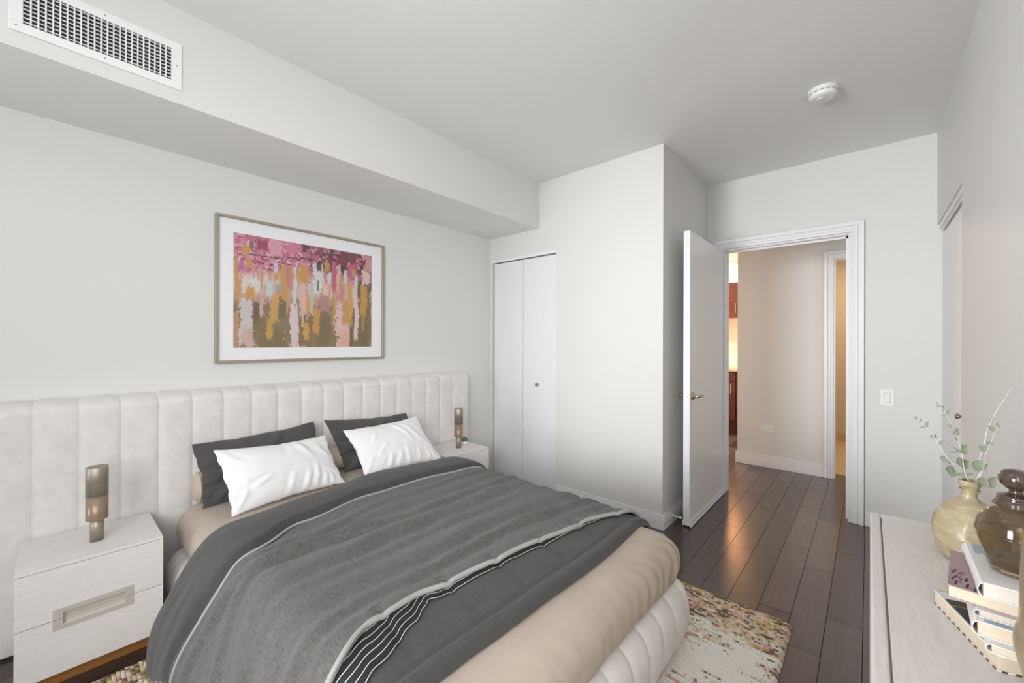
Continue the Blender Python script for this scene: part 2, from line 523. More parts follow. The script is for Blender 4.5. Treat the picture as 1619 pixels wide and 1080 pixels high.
struct('wall_right', [(XR, XR+.1, YF-T, -1.90, 0, ZC), (XR, XR+.1, -1.90, .30, 0, .90), (XR, XR+.1, -1.90, .30, 2.32, ZC), (XR, XR+.1, .30, RY0, 0, ZC), (XR, XR+.1, RY0, YB, RZ, ZC)], 'wall_paint')
WX0, WX1, WZ0, WZ1 = -2.55, -1.25, .35, 2.40
struct('wall_front', [(XL, WX0, YF-T, YF, 0, ZC), (WX1, XR, YF-T, YF, 0, ZC), (WX0, WX1, YF-T, YF, 0, WZ0), (WX0, WX1, YF-T, YF, WZ1, ZC)], 'wall_paint')
# front window behind the camera; the side window is added to brighten the bed
w = struct('window_1', [(WX0, WX1, YF-.09, YF-.03, WZ0, WZ0+.06), (WX0, WX1, YF-.09, YF-.03, WZ1-.06, WZ1), (WX0, WX0+.06, YF-.09, YF-.03, WZ0+.06, WZ1-.06), (WX1-.06, WX1, YF-.09, YF-.03, WZ0+.06, WZ1-.06)], 'trim_white')
boxes('window_pane', [(WX0+.06, WX1-.06, YF-.063, YF-.057, WZ0+.06, WZ1-.06)], 'glazing', w)
VY0, VY1, VZ0, VZ1 = -1.90, .30, .90, 2.32
w = struct('added_side_window', [(XR+.03, XR+.09, VY0, VY1, VZ0, VZ0+.06), (XR+.03, XR+.09, VY0, VY1, VZ1-.06, VZ1), (XR+.03, XR+.09, VY0, VY0+.06, VZ0+.06, VZ1-.06), (XR+.03, XR+.09, VY1-.06, VY1, VZ0+.06, VZ1-.06)], 'trim_white')  # added opening in the unseen wall for the side fill lights
boxes('window_pane', [(XR+.057, XR+.063, VY0+.06, VY1-.06, VZ0+.06, VZ1-.06)], 'glazing', w)


def base_profile(bm, x0, x1, y, out, h=.098):
    """baseboard run along x on a wall face at y, sticking out by out (signed)"""
    for t_, z0, z1 in ((.016, 0, .060), (.013, .060, .078), (.008, .078, h)):
        a, b = sorted((y, y+out*t_)); box(bm, x0, x1, a, b, z0, z1, .002, 1)


def base_profile_y(bm, y0, y1, x, out, h=.098):
    for t_, z0, z1 in ((.016, 0, .060), (.013, .060, .078), (.008, .078, h)):
        a, b = sorted((x, x+out*t_)); box(bm, a, b, y0, y1, z0, z1, .002, 1)


bm = bm_new(); base_profile(bm, CX1+.004, XK+.016, YC, -1)
tag(obj('baseboard_closet', bm, 'trim_white', origin=(0, 0, 0)), kind='structure')
bm = bm_new(); base_profile_y(bm, YC, YB, XK, 1)
tag(obj('baseboard_side', bm, 'trim_white', origin=(0, 0, 0)), kind='structure')
bm = bm_new(); base_profile(bm, -.019, XR, YB, -1)
tag(obj('baseboard_back', bm, 'trim_white', origin=(0, 0, 0)), kind='structure')


def casing(name, x0, x1, ztop, y, out=-1, w=.072):
    """stepped door casing on a wall face at y round an opening x0..x1, 0..ztop"""
    bm = bm_new()
    for d0, d1, t_ in ((0, w, .012), (w*.62, w, .024), (w*.30, w*.55, .018), (0, .012, .016)):
        a, b = sorted((y, y+out*t_))
        box(bm, x0-d1, x0-d0, a, b, 0, ztop+d1, .002, 1)
        box(bm, x1+d0, x1+d1, a, b, 0, ztop+d1, .002, 1)
        box(bm, x0-d0, x1+d0, a, b, ztop+d0, ztop+d1, .002, 1)
    return tag(obj(name, bm, 'trim_white', origin=(0, 0, 0)), kind='structure')


casing('trim_1', DX0, DX1, DZ, YB)
struct('trim_2', [(DX0, DX0+.012, YB-.004, YB+T+.004, 0, DZ), (DX1-.012, DX1, YB-.004, YB+T+.004, 0, DZ), (DX0+.012, DX1-.012, YB-.004, YB+T+.004, DZ-.012, DZ),
                  (DX0+.012, DX1-.012, YB+.05, YB+.062, DZ-.026, DZ-.012), (DX1-.026, DX1-.012, YB+.05, YB+.062, 0, DZ-.012)], 'trim_white')
casing('trim_3', DX0, DX1, DZ, YB+T, 1)
o = boxes('strike_plate', [(DX1-.0135, DX1-.0122, YB+.012, YB+.042, .865, .915)], 'pewter', None)
tag(o, 'small metal strike plate on the bedroom door jamb', 'strike plate')

# bedroom door, swung fully into the room against the side wall
DL0, DL1 = 2.842, 3.676
d1 = struct('door_1', [(-.946, -.904, DL0, DL1, .012, 2.006)], 'door_grey', .0015)
boxes('lock_stile', [(-.946, -.904, DL0-.0012, DL0-.0002, .012, 2.006)], 'trim_white', d1, label='white painted lock edge')
boxes('door_sweep', [(-.9035, -.897, DL0, DL1, .004, .040), (-.897, -.892, DL0, DL1, .004, .016), (-.952, -.9465, DL0, DL1, .004, .034)], 'trim_white', d1, bev=.001, label='white strip along the bottom')
boxes('latch_plate', [(-.936, -.914, DL0-.0025, DL0-.0012, .855, .912), (-.930, -.920, DL0-.009, DL0-.0025, .876, .892)], 'nickel', d1, label='brushed metal latch plate')
for sgn, xf in ((1, -.904), (-1, -.946)):
    bm = bm_new()
    lathe(bm, [(0, 0), (.026, 0), (.026, .004), (.022, .009), (.012, .012), (.010, .030), (.010, .048), (0, .048)], 24,
          rot=Matrix.Translation((xf, DL0+.055, .882)) @ Matrix.Rotation(sgn*pi/2, 4, 'Y'))
    ro = obj('door_handle', bm, 'antique_brass', d1, label='brass lever handle')
    bm = bm_new()
    tube(bm, [(xf+sgn*.042, DL0+.050, .882), (xf+sgn*.045, DL0+.075, .884), (xf+sgn*.046, DL0+.105, .884), (xf+sgn*.045, DL0+.135, .880), (xf+sgn*.036, DL0+.150, .876)], lambda t: .0085*(1-.25*t), 12)
    obj('lever', bm, 'antique_brass', ro)
for z in (.25, 1.02, 1.80):
    bm = bm_new(); lathe(bm, [(0, z-.04), (.006, z-.04), (.006, z+.04), (0, z+.04)], 12, -.9515, 3.681)
    obj('hinge', bm, 'nickel', d1, label='metal hinge barrel')

# bifold closet door in the wall beyond the bed
d2 = thing('door_2', None, None, (-2.25, YC+.03, 0)); d2['kind'] = 'structure'
p0, p1, pm = CX0+.012, CX1-.004, -2.256
for a, b in ((p0, pm-.002), (pm+.002, p1)):
    boxes('door_panel', [(a, b, YC+.012, YC+.042, .015, 1.966)], 'door_white', d2, bev=.002)
bm = bm_new(); lathe(bm, [(0, 0), (.006, 0), (.006, .012), (.013, .018), (.014, .024), (.009, .030), (0, .031)], 20, rot=Matrix.Translation((-2.092, YC+.012, .893)) @ Matrix.Rotation(pi/2, 4, 'X'))
obj('door_knob', bm, 'pewter', d2, label='small round pewter knob')
boxes('top_track', [(CX0, CX1, YC-.004, YC+.045, 1.974, CZ)], 'trim_white', d2, label='white top track')
boxes('track_gap', [(CX0, CX1, YC+.050, YC+.056, 1.90, 1.974), (CX0, p0+.02, YC+.05, YC+.056, 0, 1.95)], 'dark_gap', d2)
# closet in the right-hand wall
d3 = thing('door_3', None, None, (XR+.045, 3.24, 0)); d3['kind'] = 'structure'
ym = 3.05
for a, b in ((RY0+.004, ym-.0015), (ym+.0015, YB-.004)):
    boxes('door_panel', [(XR+.024, XR+.054, a, b, .015, 1.935)], 'door_white', d3, bev=.002)
bm = bm_new(); lathe(bm, [(0, 0), (.006, 0), (.006, .012), (.013, .018), (.014, .024), (.009, .030), (0, .031)], 20, rot=Matrix.Translation((XR+.024, 2.925, .893)) @ Matrix.Rotation(-pi/2, 4, 'Y'))
obj('door_knob', bm, 'pewter', d3, label='small round pewter knob')
boxes('top_track', [(XR+.008, XR+.060, RY0, YB, 1.968, RZ), (XR+.020, XR+.060, RY0, YB, 1.952, 1.968)], 'plastic_white', d3, label='pale metal top track')
boxes('track_gap', [(XR+.056, XR+.062, RY0, YB, .02, 1.952)], 'dark_gap', d3)

# ------------------------------------------------------------------ hall, kitchen and bathroom beyond the door
YH = 4.75
HX0, HX1, HZ = -.243, .48, 2.025
struct('wall_hall', [(XK, HX0, YH, YH+T, 0, 2.40), (HX0, HX1, YH, YH+T, HZ, 2.40), (HX1, 1.5, YH, YH+T, 0, 2.40)], 'wall_paint')
struct('ceiling_hall', [(-3.4, 1.6, YB+T, 6.8, 2.40, 2.5)], 'ceiling_paint')
bm = bm_new(); base_profile(bm, XK-.016, HX0-.068, YH, -1, .118); base_profile_y(bm, YH, YH+T, XK, -1, .118)
tag(obj('baseboard_hall', bm, 'trim_white', origin=(0, 0, 0)), kind='structure')
casing('trim_4', HX0, HX1, HZ, YH, -1, .068)
struct('trim_5', [(HX0, HX0+.012, YH-.004, YH+T, 0, HZ), (HX1-.012, HX1, YH-.004, YH+T, 0, HZ), (HX0+.012, HX1-.012, YH-.004, YH+T, HZ-.012, HZ)], 'trim_white')
struct('wall_hall_end', [(1.5, 1.6, YB+T, 6.8, 0, 2.40)], 'wall_paint')
struct('wall_hall_left', [(-3.4, -3.3, YB+T, 6.8, 0, 2.40)], 'wall_paint')
struct('wall_kitchen', [(-3.3, XK, 6.65, 6.75, 0, 2.40)], 'backsplash')
struct('wall_partition', [(XK, XK+.10, YH+T, 6.75, 0, 2.40)], 'wall_paint')
struct('floor_bathroom', [(XK+.0005, 1.5, 4.93, 6.8, -.1, .004)], 'tan_tile')
struct('wall_bathroom', [(XK, 1.5, 6.62, 6.72, 0, 2.40), (XK+.10, XK+.12, YH+T, 6.62, 0, 2.4)], 'bath_paint')
struct('baseboard_bathroom', [(XK+.12, 1.5, 6.605, 6.62, 0, .10)], 'tan_tile')
area('kitchen_ceiling_lamp', (-1.9, 5.7, 2.38), (-1.9, 5.7, 0), .5, .5, 75, (1.0, .84, .66))
point('kitchen_counter_lamp', (-1.37, 5.62, 1.22), 27, (1.0, .44, .18), .13)
area('hall_added_fill', (1.45, 4.28, 1.25), (-1.2, 4.45, 1.0), .8, 1.9, 11, (.76, .88, 1.0))  # added unseen fill, brightens and cools the hall wall from the right
area('bathroom_ceiling_lamp', (.1, 5.7, 2.38), (.1, 5.7, 0), .4, .4, 24, (1.0, .82, .60))

# kitchen run seen through the gap: base cabinet units, worktop, wall cabinet units, soffit
for i, x0 in enumerate((-2.23, -1.78, -1.33)):
    W = .445 if i < 2 else .294
    kc = thing('base_cabinet', ['dark cherry base cabinet deepest in the kitchen, hidden behind the bedroom door', 'dark cherry base cabinet with a slim upright pull, seen through the bedroom doorway', 'narrow dark cherry base cabinet at the wall end, mostly hidden by the hall corner'][i], 'cabinet', (x0+W/2, 6.05, 0), group='kitchen base cabinets')
    boxes('body', [(x0, x0+W, 6.07, 6.65, .19, .862), (x0, x0+W, 6.12, 6.65, 0, .19)], 'cherry_wood', kc)
    dr = boxes('drawer', [(x0+.004, x0+W-.004, 6.05, 6.07, .73, .855)], 'cherry_wood', kc, bev=.002)
    do = boxes('door', [(x0+.004, x0+W-.004, 6.05, 6.07, .205, .72), (x0+.004, x0+.06, 6.043, 6.05, .205, .72), (x0+W-.060, x0+W-.004, 6.043, 6.05, .205, .72), (x0+.06, x0+W-.060, 6.043, 6.05, .665, .72), (x0+.06, x0+W-.060, 6.043, 6.05, .205, .26)], 'cherry_wood', kc)
    boxes('handle', [(x0+W-.060, x0+W-.048, 6.02, 6.030, .56, .69), (x0+W-.060, x0+W-.048, 6.03, 6.05, .575, .583), (x0+W-.060, x0+W-.048, 6.03, 6.05, .667, .675)], 'nickel', do)
    uc = thing('wall_cabinet', ['cherry wall cabinet deepest in the kitchen, hidden behind the bedroom door', 'cherry wall cabinet with a slim upright pull, seen through the bedroom doorway', 'narrow cherry wall cabinet at the wall end, mostly hidden by the hall corner'][i], 'cabinet', (x0+W/2, 6.35, 1.60), group='kitchen wall cabinets')
    boxes('body', [(x0, x0+W, 6.32, 6.65, 1.60, 2.085)], 'cherry_wood', uc)
    do = boxes('door', [(x0+.004, x0+W-.004, 6.30, 6.32, 1.61, 2.08), (x0+.004, x0+.05, 6.294, 6.30, 1.61, 2.08), (x0+W-.050, x0+W-.004, 6.294, 6.30, 1.61, 2.08), (x0+.05, x0+W-.050, 6.294, 6.30, 2.035, 2.08), (x0+.05, x0+W-.050, 6.294, 6.30, 1.61, 1.655)], 'cherry_wood', uc)
    boxes('handle', [(x0+W-.060, x0+W-.049, 6.27, 6.280, 1.66, 1.80), (x0+W-.060, x0+W-.049, 6.28, 6.294, 1.67, 1.678), (x0+W-.060, x0+W-.049, 6.28, 6.294, 1.782, 1.79)], 'nickel', do)
tag(boxes('worktop', [(-2.25, XK-.002, 6.02, 6.65, .862, .90)], 'counter_stone', None, .003), 'speckled grey stone worktop on the kitchen base cabinets', 'worktop')
struct('wall_kitchen_soffit', [(-3.3, XK, 6.30, 6.65, 2.09, 2.40)], 'ceiling_paint')

# outlet on the hall wall
t = thing('power_outlet', 'white double power outlet low on the hall wall', 'outlet', (-.764, YH, .392))
boxes('cover_plate', [(-.819, -.709, YH-.005, YH, .362, .422)], 'plastic_white', t, bev=.002)
for xx in (-.790, -.738):
    so = boxes('socket', [(xx-.017, xx+.017, YH-.0075, YH-.005, .377, .407)], 'plastic_white', t, bev=.001)
    boxes('slot', [(xx-.009, xx-.006, YH-.0082, YH-.0075, .386, .396), (xx+.006, xx+.009, YH-.0082, YH-.0075, .386, .396)], 'dark_gap', so)
# light switch on the back wall
t = thing('light_switch', 'white rocker light switch on the wall beside the bedroom doorway', 'light switch', (.095, YB, .885))
boxes('cover_plate', [(.059, .129, YB-.006, YB, .830, .940)], 'plastic_white', t, bev=.002)
boxes('switch_gap', [(.0785, .1095, YB-.0066, YB-.006, .853, .917)], 'pewter', t)
bm = bm_new(); box(bm, .080, .108, YB-.009, YB-.0062, .855, .915, .001, 1); obj('rocker', bm, 'plastic_white', t)
# door stop on the side baseboard
t = thing('door_stop', 'white spring door stop fixed to the baseboard behind the open bedroom door', 'door stop', (XK+.016, 2.835, .055))
bm = bm_new(); lathe(bm, [(0, 0), (.012, 0), (.010, .006), (.0045, .008), (.0045, .050), (0, .050)], 16, rot=Matrix.Translation((XK+.0165, 2.835, .055)) @ Matrix.Rotation(pi/2, 4, 'Y')); obj('rod', bm, 'plastic_white', t)
bm = bm_new(); lathe(bm, [(0, .049), (.008, .049), (.008, .060), (0, .062)], 16, rot=Matrix.Translation((XK+.0165, 2.835, .055)) @ Matrix.Rotation(pi/2, 4, 'Y')); obj('rubber_tip', bm, 'plastic_white', t)

# smoke detector
SX, SY = -.182, 2.675
t = thing('smoke_detector', 'round white smoke detector on the ceiling', 'smoke detector', (SX, SY, ZC))
bm = bm_new(); lathe(bm, [(0, ZC), (.066, ZC), (.066, ZC-.010), (.060, ZC-.014), (0, ZC-.014)], 48, SX, SY); obj('mounting_base', bm, 'plastic_white', t)
bm = bm_new(); lathe(bm, smooth_prof([(.056, ZC-.013), (.060, ZC-.016), (.060, ZC-.034), (.054, ZC-.042), (.040, ZC-.046), (.0, ZC-.047)], 5), 48, SX, SY); sh = obj('housing', bm, 'plastic_white', t)
bm = bm_new()
for k in range(14):
    a0 = 2*pi*k/14+.06; a1 = a0+.32
    for j in range(4):
        aa = a0+(a1-a0)*j/4; ab = a0+(a1-a0)*(j+1)/4
        bm.faces.new([bm.verts.new((SX+.0608*cos(q), SY+.0608*sin(q), z)) for q, z in ((aa, ZC-.024), (ab, ZC-.024), (ab, ZC-.020), (aa, ZC-.020))])
obj('air_slots', bm, 'dark_gap', sh)
bm = bm_new(); lathe(bm, [(.010, ZC-.0462), (.018, ZC-.0500), (.016, ZC-.0515), (0, ZC-.0515)], 24, SX-.008, SY-.012); obj('test_button', bm, 'plastic_white', t)
bm = bm_new(); tube(bm, [(SX+.05*cos(a), SY+.05*sin(a)*.9, ZC-.0445) for a in [pi*.9+pi*.75*k/14 for k in range(15)]], .0022, 6); obj('ridge', bm, 'plastic_white', t)

# air vent on the soffit face
t = thing('air_vent', 'white wall air vent with a louvre grid on the ceiling soffit', 'air vent', (XS, .124, 2.345))
vy0, vy1, vz0, vz1 = -.094, .342, 2.2525, 2.437
iy0, iy1, iz0, iz1 = -.064, .309, 2.283, 2.407
boxes('frame', [(XS, XS+.007, vy0, vy1, vz0, iz0), (XS, XS+.007, vy0, vy1, iz1, vz1), (XS, XS+.007, vy0, iy0, iz0, iz1), (XS, XS+.007, iy1, vy1, iz0, iz1)], 'plastic_white', t, bev=.002)
boxes('backing', [(XS+.0002, XS+.0010, iy0, iy1, iz0, iz1)], 'black', t)
nv = 23
for k in range(1, nv):
    y = iy0+(iy1-iy0)*k/nv
    boxes('vertical_louvre', [(XS+.0045, XS+.0095, y-.0022, y+.0022, iz0, iz1)], 'plastic_white', t, bev=.001)
for k in range(9):
    z = iz0+.008+(iz1-iz0)*k/9
    boxes('horizontal_louvre', [(XS+.0012, XS+.0042, iy0, iy1, z-.0016, z+.0016)], 'plastic_white', t)
for y, z in ((-.079, 2.42), (.124, 2.424), (.124, 2.268), (.326, 2.345), (-.079, 2.27)):
    bm = bm_new(); lathe(bm, [(0, .008), (.0022, .0078), (.0025, .007)], 10, rot=Matrix.Translation((XS, y, z)) @ Matrix.Rotation(pi/2, 4, 'Y')); obj('screw', bm, 'pewter', t)

# ------------------------------------------------------------------ bed
BX, BY0, BY1 = -.535, .345, 1.775
bed = thing('bed', 'upholstered double bed with a wide channel-tufted cream headboard and plump quilted base', 'bed', (-1.5, 1.06, 0))
HB0, HB1, HT = -.30, 2.352, 1.000
SEAM0, SEAMD = -.0505, .1293


def channel(y, d=SEAMD, y0=SEAM0):
    t = ((y-y0)/d) % 1.
    return 1-abs(2*t-1)**5


def head_fn(iy, iz):
    def fn(a, b):
        y = ys[round(a*iy)]; z = zs[round(b*iz)]
        yy, zz = y, z
        Rc = .055
        if y > HB1-Rc and z > HT-Rc:                       # rounded upper corner
            d = Vector((y-(HB1-Rc), z-(HT-Rc))); mx = max(d.x, d.y)
            if d.length > 1e-6: d = d.normalized()*mx; yy = HB1-Rc+d.x; zz = HT-Rc+d.y
        ch = channel(min(y, 2.21)) if y < 2.15 else max(.0, min(1., ((y-2.148)/.06)))**.5
        e = min(HT-z, HB1-y)
        if y > HB1-Rc and z > HT-Rc: e = Rc-max(y-(HB1-Rc), z-(HT-Rc))
        R = .050; q = min(1., max(0., e/R)); rd = sqrt(max(0., 1-(1-q)**2))
        x = -2.636+.112*rd+.0085*(ch-1)*min(1, q*2)
        zz -= .006*(1-ch)*(1-min(1., (HT-z)/.05))
        return Vector((x, yy, zz))
    return fn


ys = []
for k in range(-3, 19):
    for q in (0, .012, .03, .06, .11, .19, .32, .5, .68, .81, .89, .94, .97, .988):
        y = SEAM0+SEAMD*(k+q)
        if HB0 <= y < 2.29: ys.append(y)
HB0 = ys[0]
ys += [HB1-.055+.055*sin(pi/2*k/9) for k in range(10)]
zs = [.012+k*(HT-.055-.012)/24 for k in range(25)]+[HT-.055+.055*sin(pi/2*k/9) for k in range(1, 10)]
bm = bm_new(); grid(bm, len(ys)-1, len(zs)-1, head_fn(len(ys)-1, len(zs)-1))
box(bm, -2.641, -2.634, HB0, HB1-.006, .012, HT-.006)
obj('headboard', bm, 'velvet_cream', bed)


def base_loft():
    rc, x0, z0, z1 = .105, -2.515, .031, .284
    path = []                                       # (point on the inset rectangle, outward normal)
    def seg(ax, ay, bx, by, nx, ny):
        L = sqrt((bx-ax)**2+(by-ay)**2); n = int(L/.0045)
        for k in range(n): path.append((ax+(bx-ax)*k/n, ay+(by-ay)*k/n, nx, ny))
    def arc(cx, cy, a0):
        for k in range(34): a = a0+pi/2*k/34; path.append((cx, cy, cos(a), sin(a)))
    xa, xb, ya, yb = x0+rc, BX-rc, BY0+rc, BY1-rc
    seg(xa, ya, xb, ya, 0, -1); arc(xb, ya, -pi/2); seg(xb, ya, xb, yb, 1, 0); arc(xb, yb, 0.); seg(xb, yb, xa, yb, 0, 1)
    s_, last, out = 0., None, []
    for p in path:
        q = (p[0]+p[2]*rc, p[1]+p[3]*rc)
        if last: s_ += sqrt((q[0]-last[0])**2+(q[1]-last[1])**2)
        last = q; out.append((*p, s_))
    n, m = len(out)-1, 26
    h = (z1-z0)/2
    def fn(u, v):
        cx, cy, nx, ny, s = out[round(u*n)]
        a = -pi/2+pi*v
        t_ = ((s+.04+.035*sin(a)*0) / .1185) % 1.
        ch = 1-abs(2*t_-1)**4
        ca, sa = cos(a), sin(a)
        e = max(0., ca)**.62
        d = rc*e-.012*(1-ch)*min(1., ca*2.2)
        return Vector((cx+nx*d, cy+ny*d, z0+h+h*(abs(sa)**.9*(1 if sa > 0 else -1))-.006*(1-ch)*max(0., sa)))
    bm = bm_new(); vv = grid(bm, n, m, fn)
    bm.faces.new([vv[i][m] for i in range(n+1)]); bm.faces.new([vv[i][0] for i in range(n+1)])
    bm.faces.new([vv[0][j] for j in range(m+1)]+[vv[n][j] for j in range(m, -1, -1)])
    return bm


obj('base', base_loft(), 'velvet_cream', bed, label='plump cream base with vertical channels')
for x, y in ((-2.40, BY0+.10), (-.68, BY0+.10), (-2.40, BY1-.10), (-.68, BY1-.10)):
    bm = bm_new(); lathe(bm, [(0, .0228), (.022, .0228), (.026, .05), (0, .05)], 16, x, y); obj('foot', bm, 'black', bed)

MY0, MY1, MX0, MX1, MZ = .388, 1.735, -2.515, -.572, .466


def sheet_disp(q, n):
    d = .004*fbm(q.x*3, q.y*3, q.z*2)
    if n.x > .15 and q.z < .466 or (n.y > .3 and q.z < .44):         # vertical gathers towards the foot corners
        k = max(0, min(1, (.468-q.z)/.09))
        s = q.y*1.0-q.x
        w = .15+.85*max(0., min(1., (q.y-1.25)/.4))
        d += k*w*.0085*sin(s*92+3.5*fbm(s*6, q.z*3))*(.45+.8*abs(fbm(s*9, 2.)))*1.6
        d += k*.004*fbm(q.y*14, q.z*4, 5)
    return d


mat_t = thing('mattress', 'mattress dressed in a smooth beige fitted sheet on the bed base', 'mattress', (-1.54, 1.06, .25))
bm = bm_new(); rounded_box(bm, (MX0, MY0, .262), (MX1, MY1, MZ), (.10, .10, .085), 130, 230, 26, sheet_disp)
obj('fitted_sheet', bm, 'sheet_beige', mat_t)

# --- duvet: one puffy cloth draped across the bed
PROF = [(1.822, .19), (1.818, .29), (1.805, .38), (1.768, .445), (1.70, .482), (1.60, .493), (1.3, .497), (1.0, .499), (.70, .498), (.555, .496), (.455, .487),
        (.392, .436), (.336, .345), (.292, .265), (.266, .195), (.261, .12), (.266, .035)]
PS = smooth_prof(PROF, 10)
ARC = [0.]
for a, b in zip(PS, PS[1:]): ARC.append(ARC[-1]+sqrt((a[0]-b[0])**2+(a[1]-b[1])**2))
LTOT = ARC[-1]


def prof_at(s):
    s = max(0., min(LTOT-1e-6, s))
    lo, hi = 0, len(ARC)-1
    while hi-lo > 1:
        m = (lo+hi)//2
        if ARC[m] <= s: lo = m
        else: hi = m
    t = (s-ARC[lo])/(ARC[hi]-ARC[lo]); p, q = PS[lo], PS[hi]
    k0 = PS[max(0, lo-3)]; k1 = PS[min(len(PS)-1, hi+3)]
    dy, dz = k1[0]-k0[0], k1[1]-k0[1]; L = sqrt(dy*dy+dz*dz)
    return (p[0]+(q[0]-p[0])*t, p[1]+(q[1]-p[1])*t, dz/L, -dy/L)     # y, z, normal


def arc_of_y(y):                      # arc length where the top surface crosses y
    for i in range(1, len(PS)):
        if PS[i][0] <= y: return ARC[i]
    return LTOT


def lerp_tab(tab, v):
    if v <= tab[0][0]: return tab[0][1]
    for (a, fa), (b, fb) in zip(tab, tab[1:]):
        if v <= b:
            t = (v-a)/(b-a); t = t*t*(3-2*t)
            return fa+(fb-fa)*t
    return tab[-1][1]


S_ = arc_of_y
NEAR = S_(.455)
T_HEAD = [(0., -1.97), (S_(1.60), -2.02), (S_(1.23), -2.075), (S_(.84), -2.0), (S_(.56), -1.955), (NEAR, -1.95), (NEAR+.12, -1.955), (LTOT, -1.955)]
T_FOOT = [(0., -.72), (S_(1.7), -.726), (S_(1.28), -.708), (S_(.94), -.722), (S_(.6), -.735), (LTOT, -.74)]
T_PIPE = [(0., -1.74), (S_(1.62), -1.782), (S_(1.3), -1.812), (S_(1.0), -1.81), (S_(.68), -1.742), (S_(.47), -1.645), (NEAR+.10, -1.625), (NEAR+.22, -1.635), (LTOT, -1.665)]
T_EDGE = [(0., -.78), (S_(1.73), -.797), (S_(1.43), -.879), (S_(1.035), -.935), (S_(.836), -.966), (S_(.717), -.984), (S_(.56), -.978), (S_(.405), -.905), (LTOT, -.86)]
T_LIN = [(0., -.775), (S_(1.25), -.885), (S_(1.10), -.905), (S_(1.03), -.916), (S_(.862), -.934), (S_(.755), -.938), (S_(.727), -.952), (S_(.70), -.936), (S_(.648), -.903), (S_(.503), -.847), (S_(.45), -.825), (LTOT, -.80)]


def ridge(d, w): return exp(-(d/w)**2)


FOLDS = [  # x on the far side, x at mid bed, x at the near break, x at the near hem, width, height
    (-1.53, -1.475, -1.54, -1.20, .026, .021), (-1.44, -1.40, -1.40, -1.02, .045, .015), (-1.62, -1.60, -1.62, -1.42, .030, .007),
    (-.97, -1.098, -1.08, -.84, .026, .022), (-1.10, -1.19, -1.20, -.93, .042, .015), (-1.27, -1.31, -1.30, -1.1, .028, .007), (-.90, -.99, -1.02, -.80, .03, .008), (-1.70, -1.70, -1.56, -1.58, .025, .011)]


def folds(x, s):
    t = s/LTOT; h = 0.
    for a, b, c, d, w, A in FOLDS:
        xc = lerp_tab([(0., a), (S_(1.1), b), (S_(.5), c), (LTOT, d)], s)
        xc += .018*fbm(s*3.1, a*7)
        amp = A*(.55+.75*max(-.4, fbm(s*2.3+a*5, c*3)))
        h += amp*ridge(x-xc, w)-.5*amp*ridge(x-xc-1.5*w, w*.8)
    return h


def duvet_off(x, s, under=True):
    xp = lerp_tab(T_PIPE, s)
    q = (xp-x)/.035; q = max(0., min(1., q)); step = q*q*(3-2*q)
    off = .030*step
    # turned-back head strip is plumper in its middle
    xh = lerp_tab(T_HEAD, s)
    if x < xp: off += .012*sin(pi*max(0, min(1, (x-xh)/max(.05, xp-xh))))
    off += .004*fbm(x*4, s*3)*1.2
    m = max(0., min(1., (x-xp)/.08))
    xe = lerp_tab(T_EDGE, s)
    m *= max(.06, min(1., (xe-x)/.09+.25))
    off += folds(x, s)*m
    hang = max(0., min(1., (s-NEAR-.05)/.15))
    if x < xp: off += hang*.010*fbm(x*9, s*2.5, 4.)
    # foot border: stitched line and shallow quilting
    xf = lerp_tab(T_FOOT, s)
    if x > xe-.05:
        off -= .007*ridge(x-(xf-.055), .007)
        for k in range(8):
            sc = S_(1.62-.21*k)
            off -= .006*ridge(s-sc-.10*(x-xf), .012)*max(0., min(1., (xf-.06-x)/.03))
    return off


def edge_dip(d, w, h):
    q = max(0., min(1., d/w)); return -h*(1-sqrt(max(0., 1-(1-q)**2)))


def duvet_pt(x, s, extra=0.):
    y, z, ny, nz = prof_at(s)
    off = duvet_off(x, s)+extra
    return Vector((x, y+ny*off, z+nz*off))


def warp(u, dense=()):  # cluster rows at both ends of the sheet
    return u


ND, MD = 190, 150


def duvet_fn(u, v):
    uu = u
    # more samples near the two edges
    uu = .5-.5*cos(pi*u)*(.35)-(.5-u)*.65 if False else u
    hem = LTOT
    s = v*hem
    xh, xf = lerp_tab(T_HEAD, s), lerp_tab(T_FOOT, s)
    # hem at the near side climbs away from the head-side corner
    x = xh+(xf-xh)*uu
    lift = .115*max(0., min(1., (x-xh)/.24))-.04*max(0., min(1., (x-xh-.3)/.5))
    s = v*(LTOT-lift)
    xh, xf = lerp_tab(T_HEAD, s), lerp_tab(T_FOOT, s)
    x = xh+(xf-xh)*uu
    ex = edge_dip(x-xh, .045, .040)+edge_dip(xf-x, .022, .026)+edge_dip(LTOT-lift-s, .03, .012)
    return duvet_pt(x, s, ex)


bm = bm_new(); grid(bm, ND, MD, duvet_fn, uvfn=lambda u, v: (u*1.25, v*LTOT))
dv = obj('duvet', bm, 'duvet_charcoal', None, origin=(-1.35, 1.05, .3))
tag(dv, 'thick charcoal duvet turned back at the head and draped over the bed', 'duvet')

th = thing('bedspread', 'lighter grey woven bedspread with pale piped edges lying over the charcoal duvet', 'bedspread', (-1.35, 1.02, .45))


def throw_off(x, s):
    xp, xe = lerp_tab(T_PIPE, s), lerp_tab(T_EDGE, s)
    o_ = .009+.012*max(0., min(1., (x-(xe-.09))/.09))
    return o_


def throw_fn(u, v):
    s = v*LTOT
    xp, xe = lerp_tab(T_PIPE, s)-.012, lerp_tab(T_EDGE, s)+.005*fbm(s*5, 3.)
    x = xp+(xe-xp)*u
    lift = .03
    s = v*(LTOT-lift)
    e = -.010*max(0., 1-(x-xp)/.02)
    return duvet_pt(x, s, throw_off(x, s)+e)


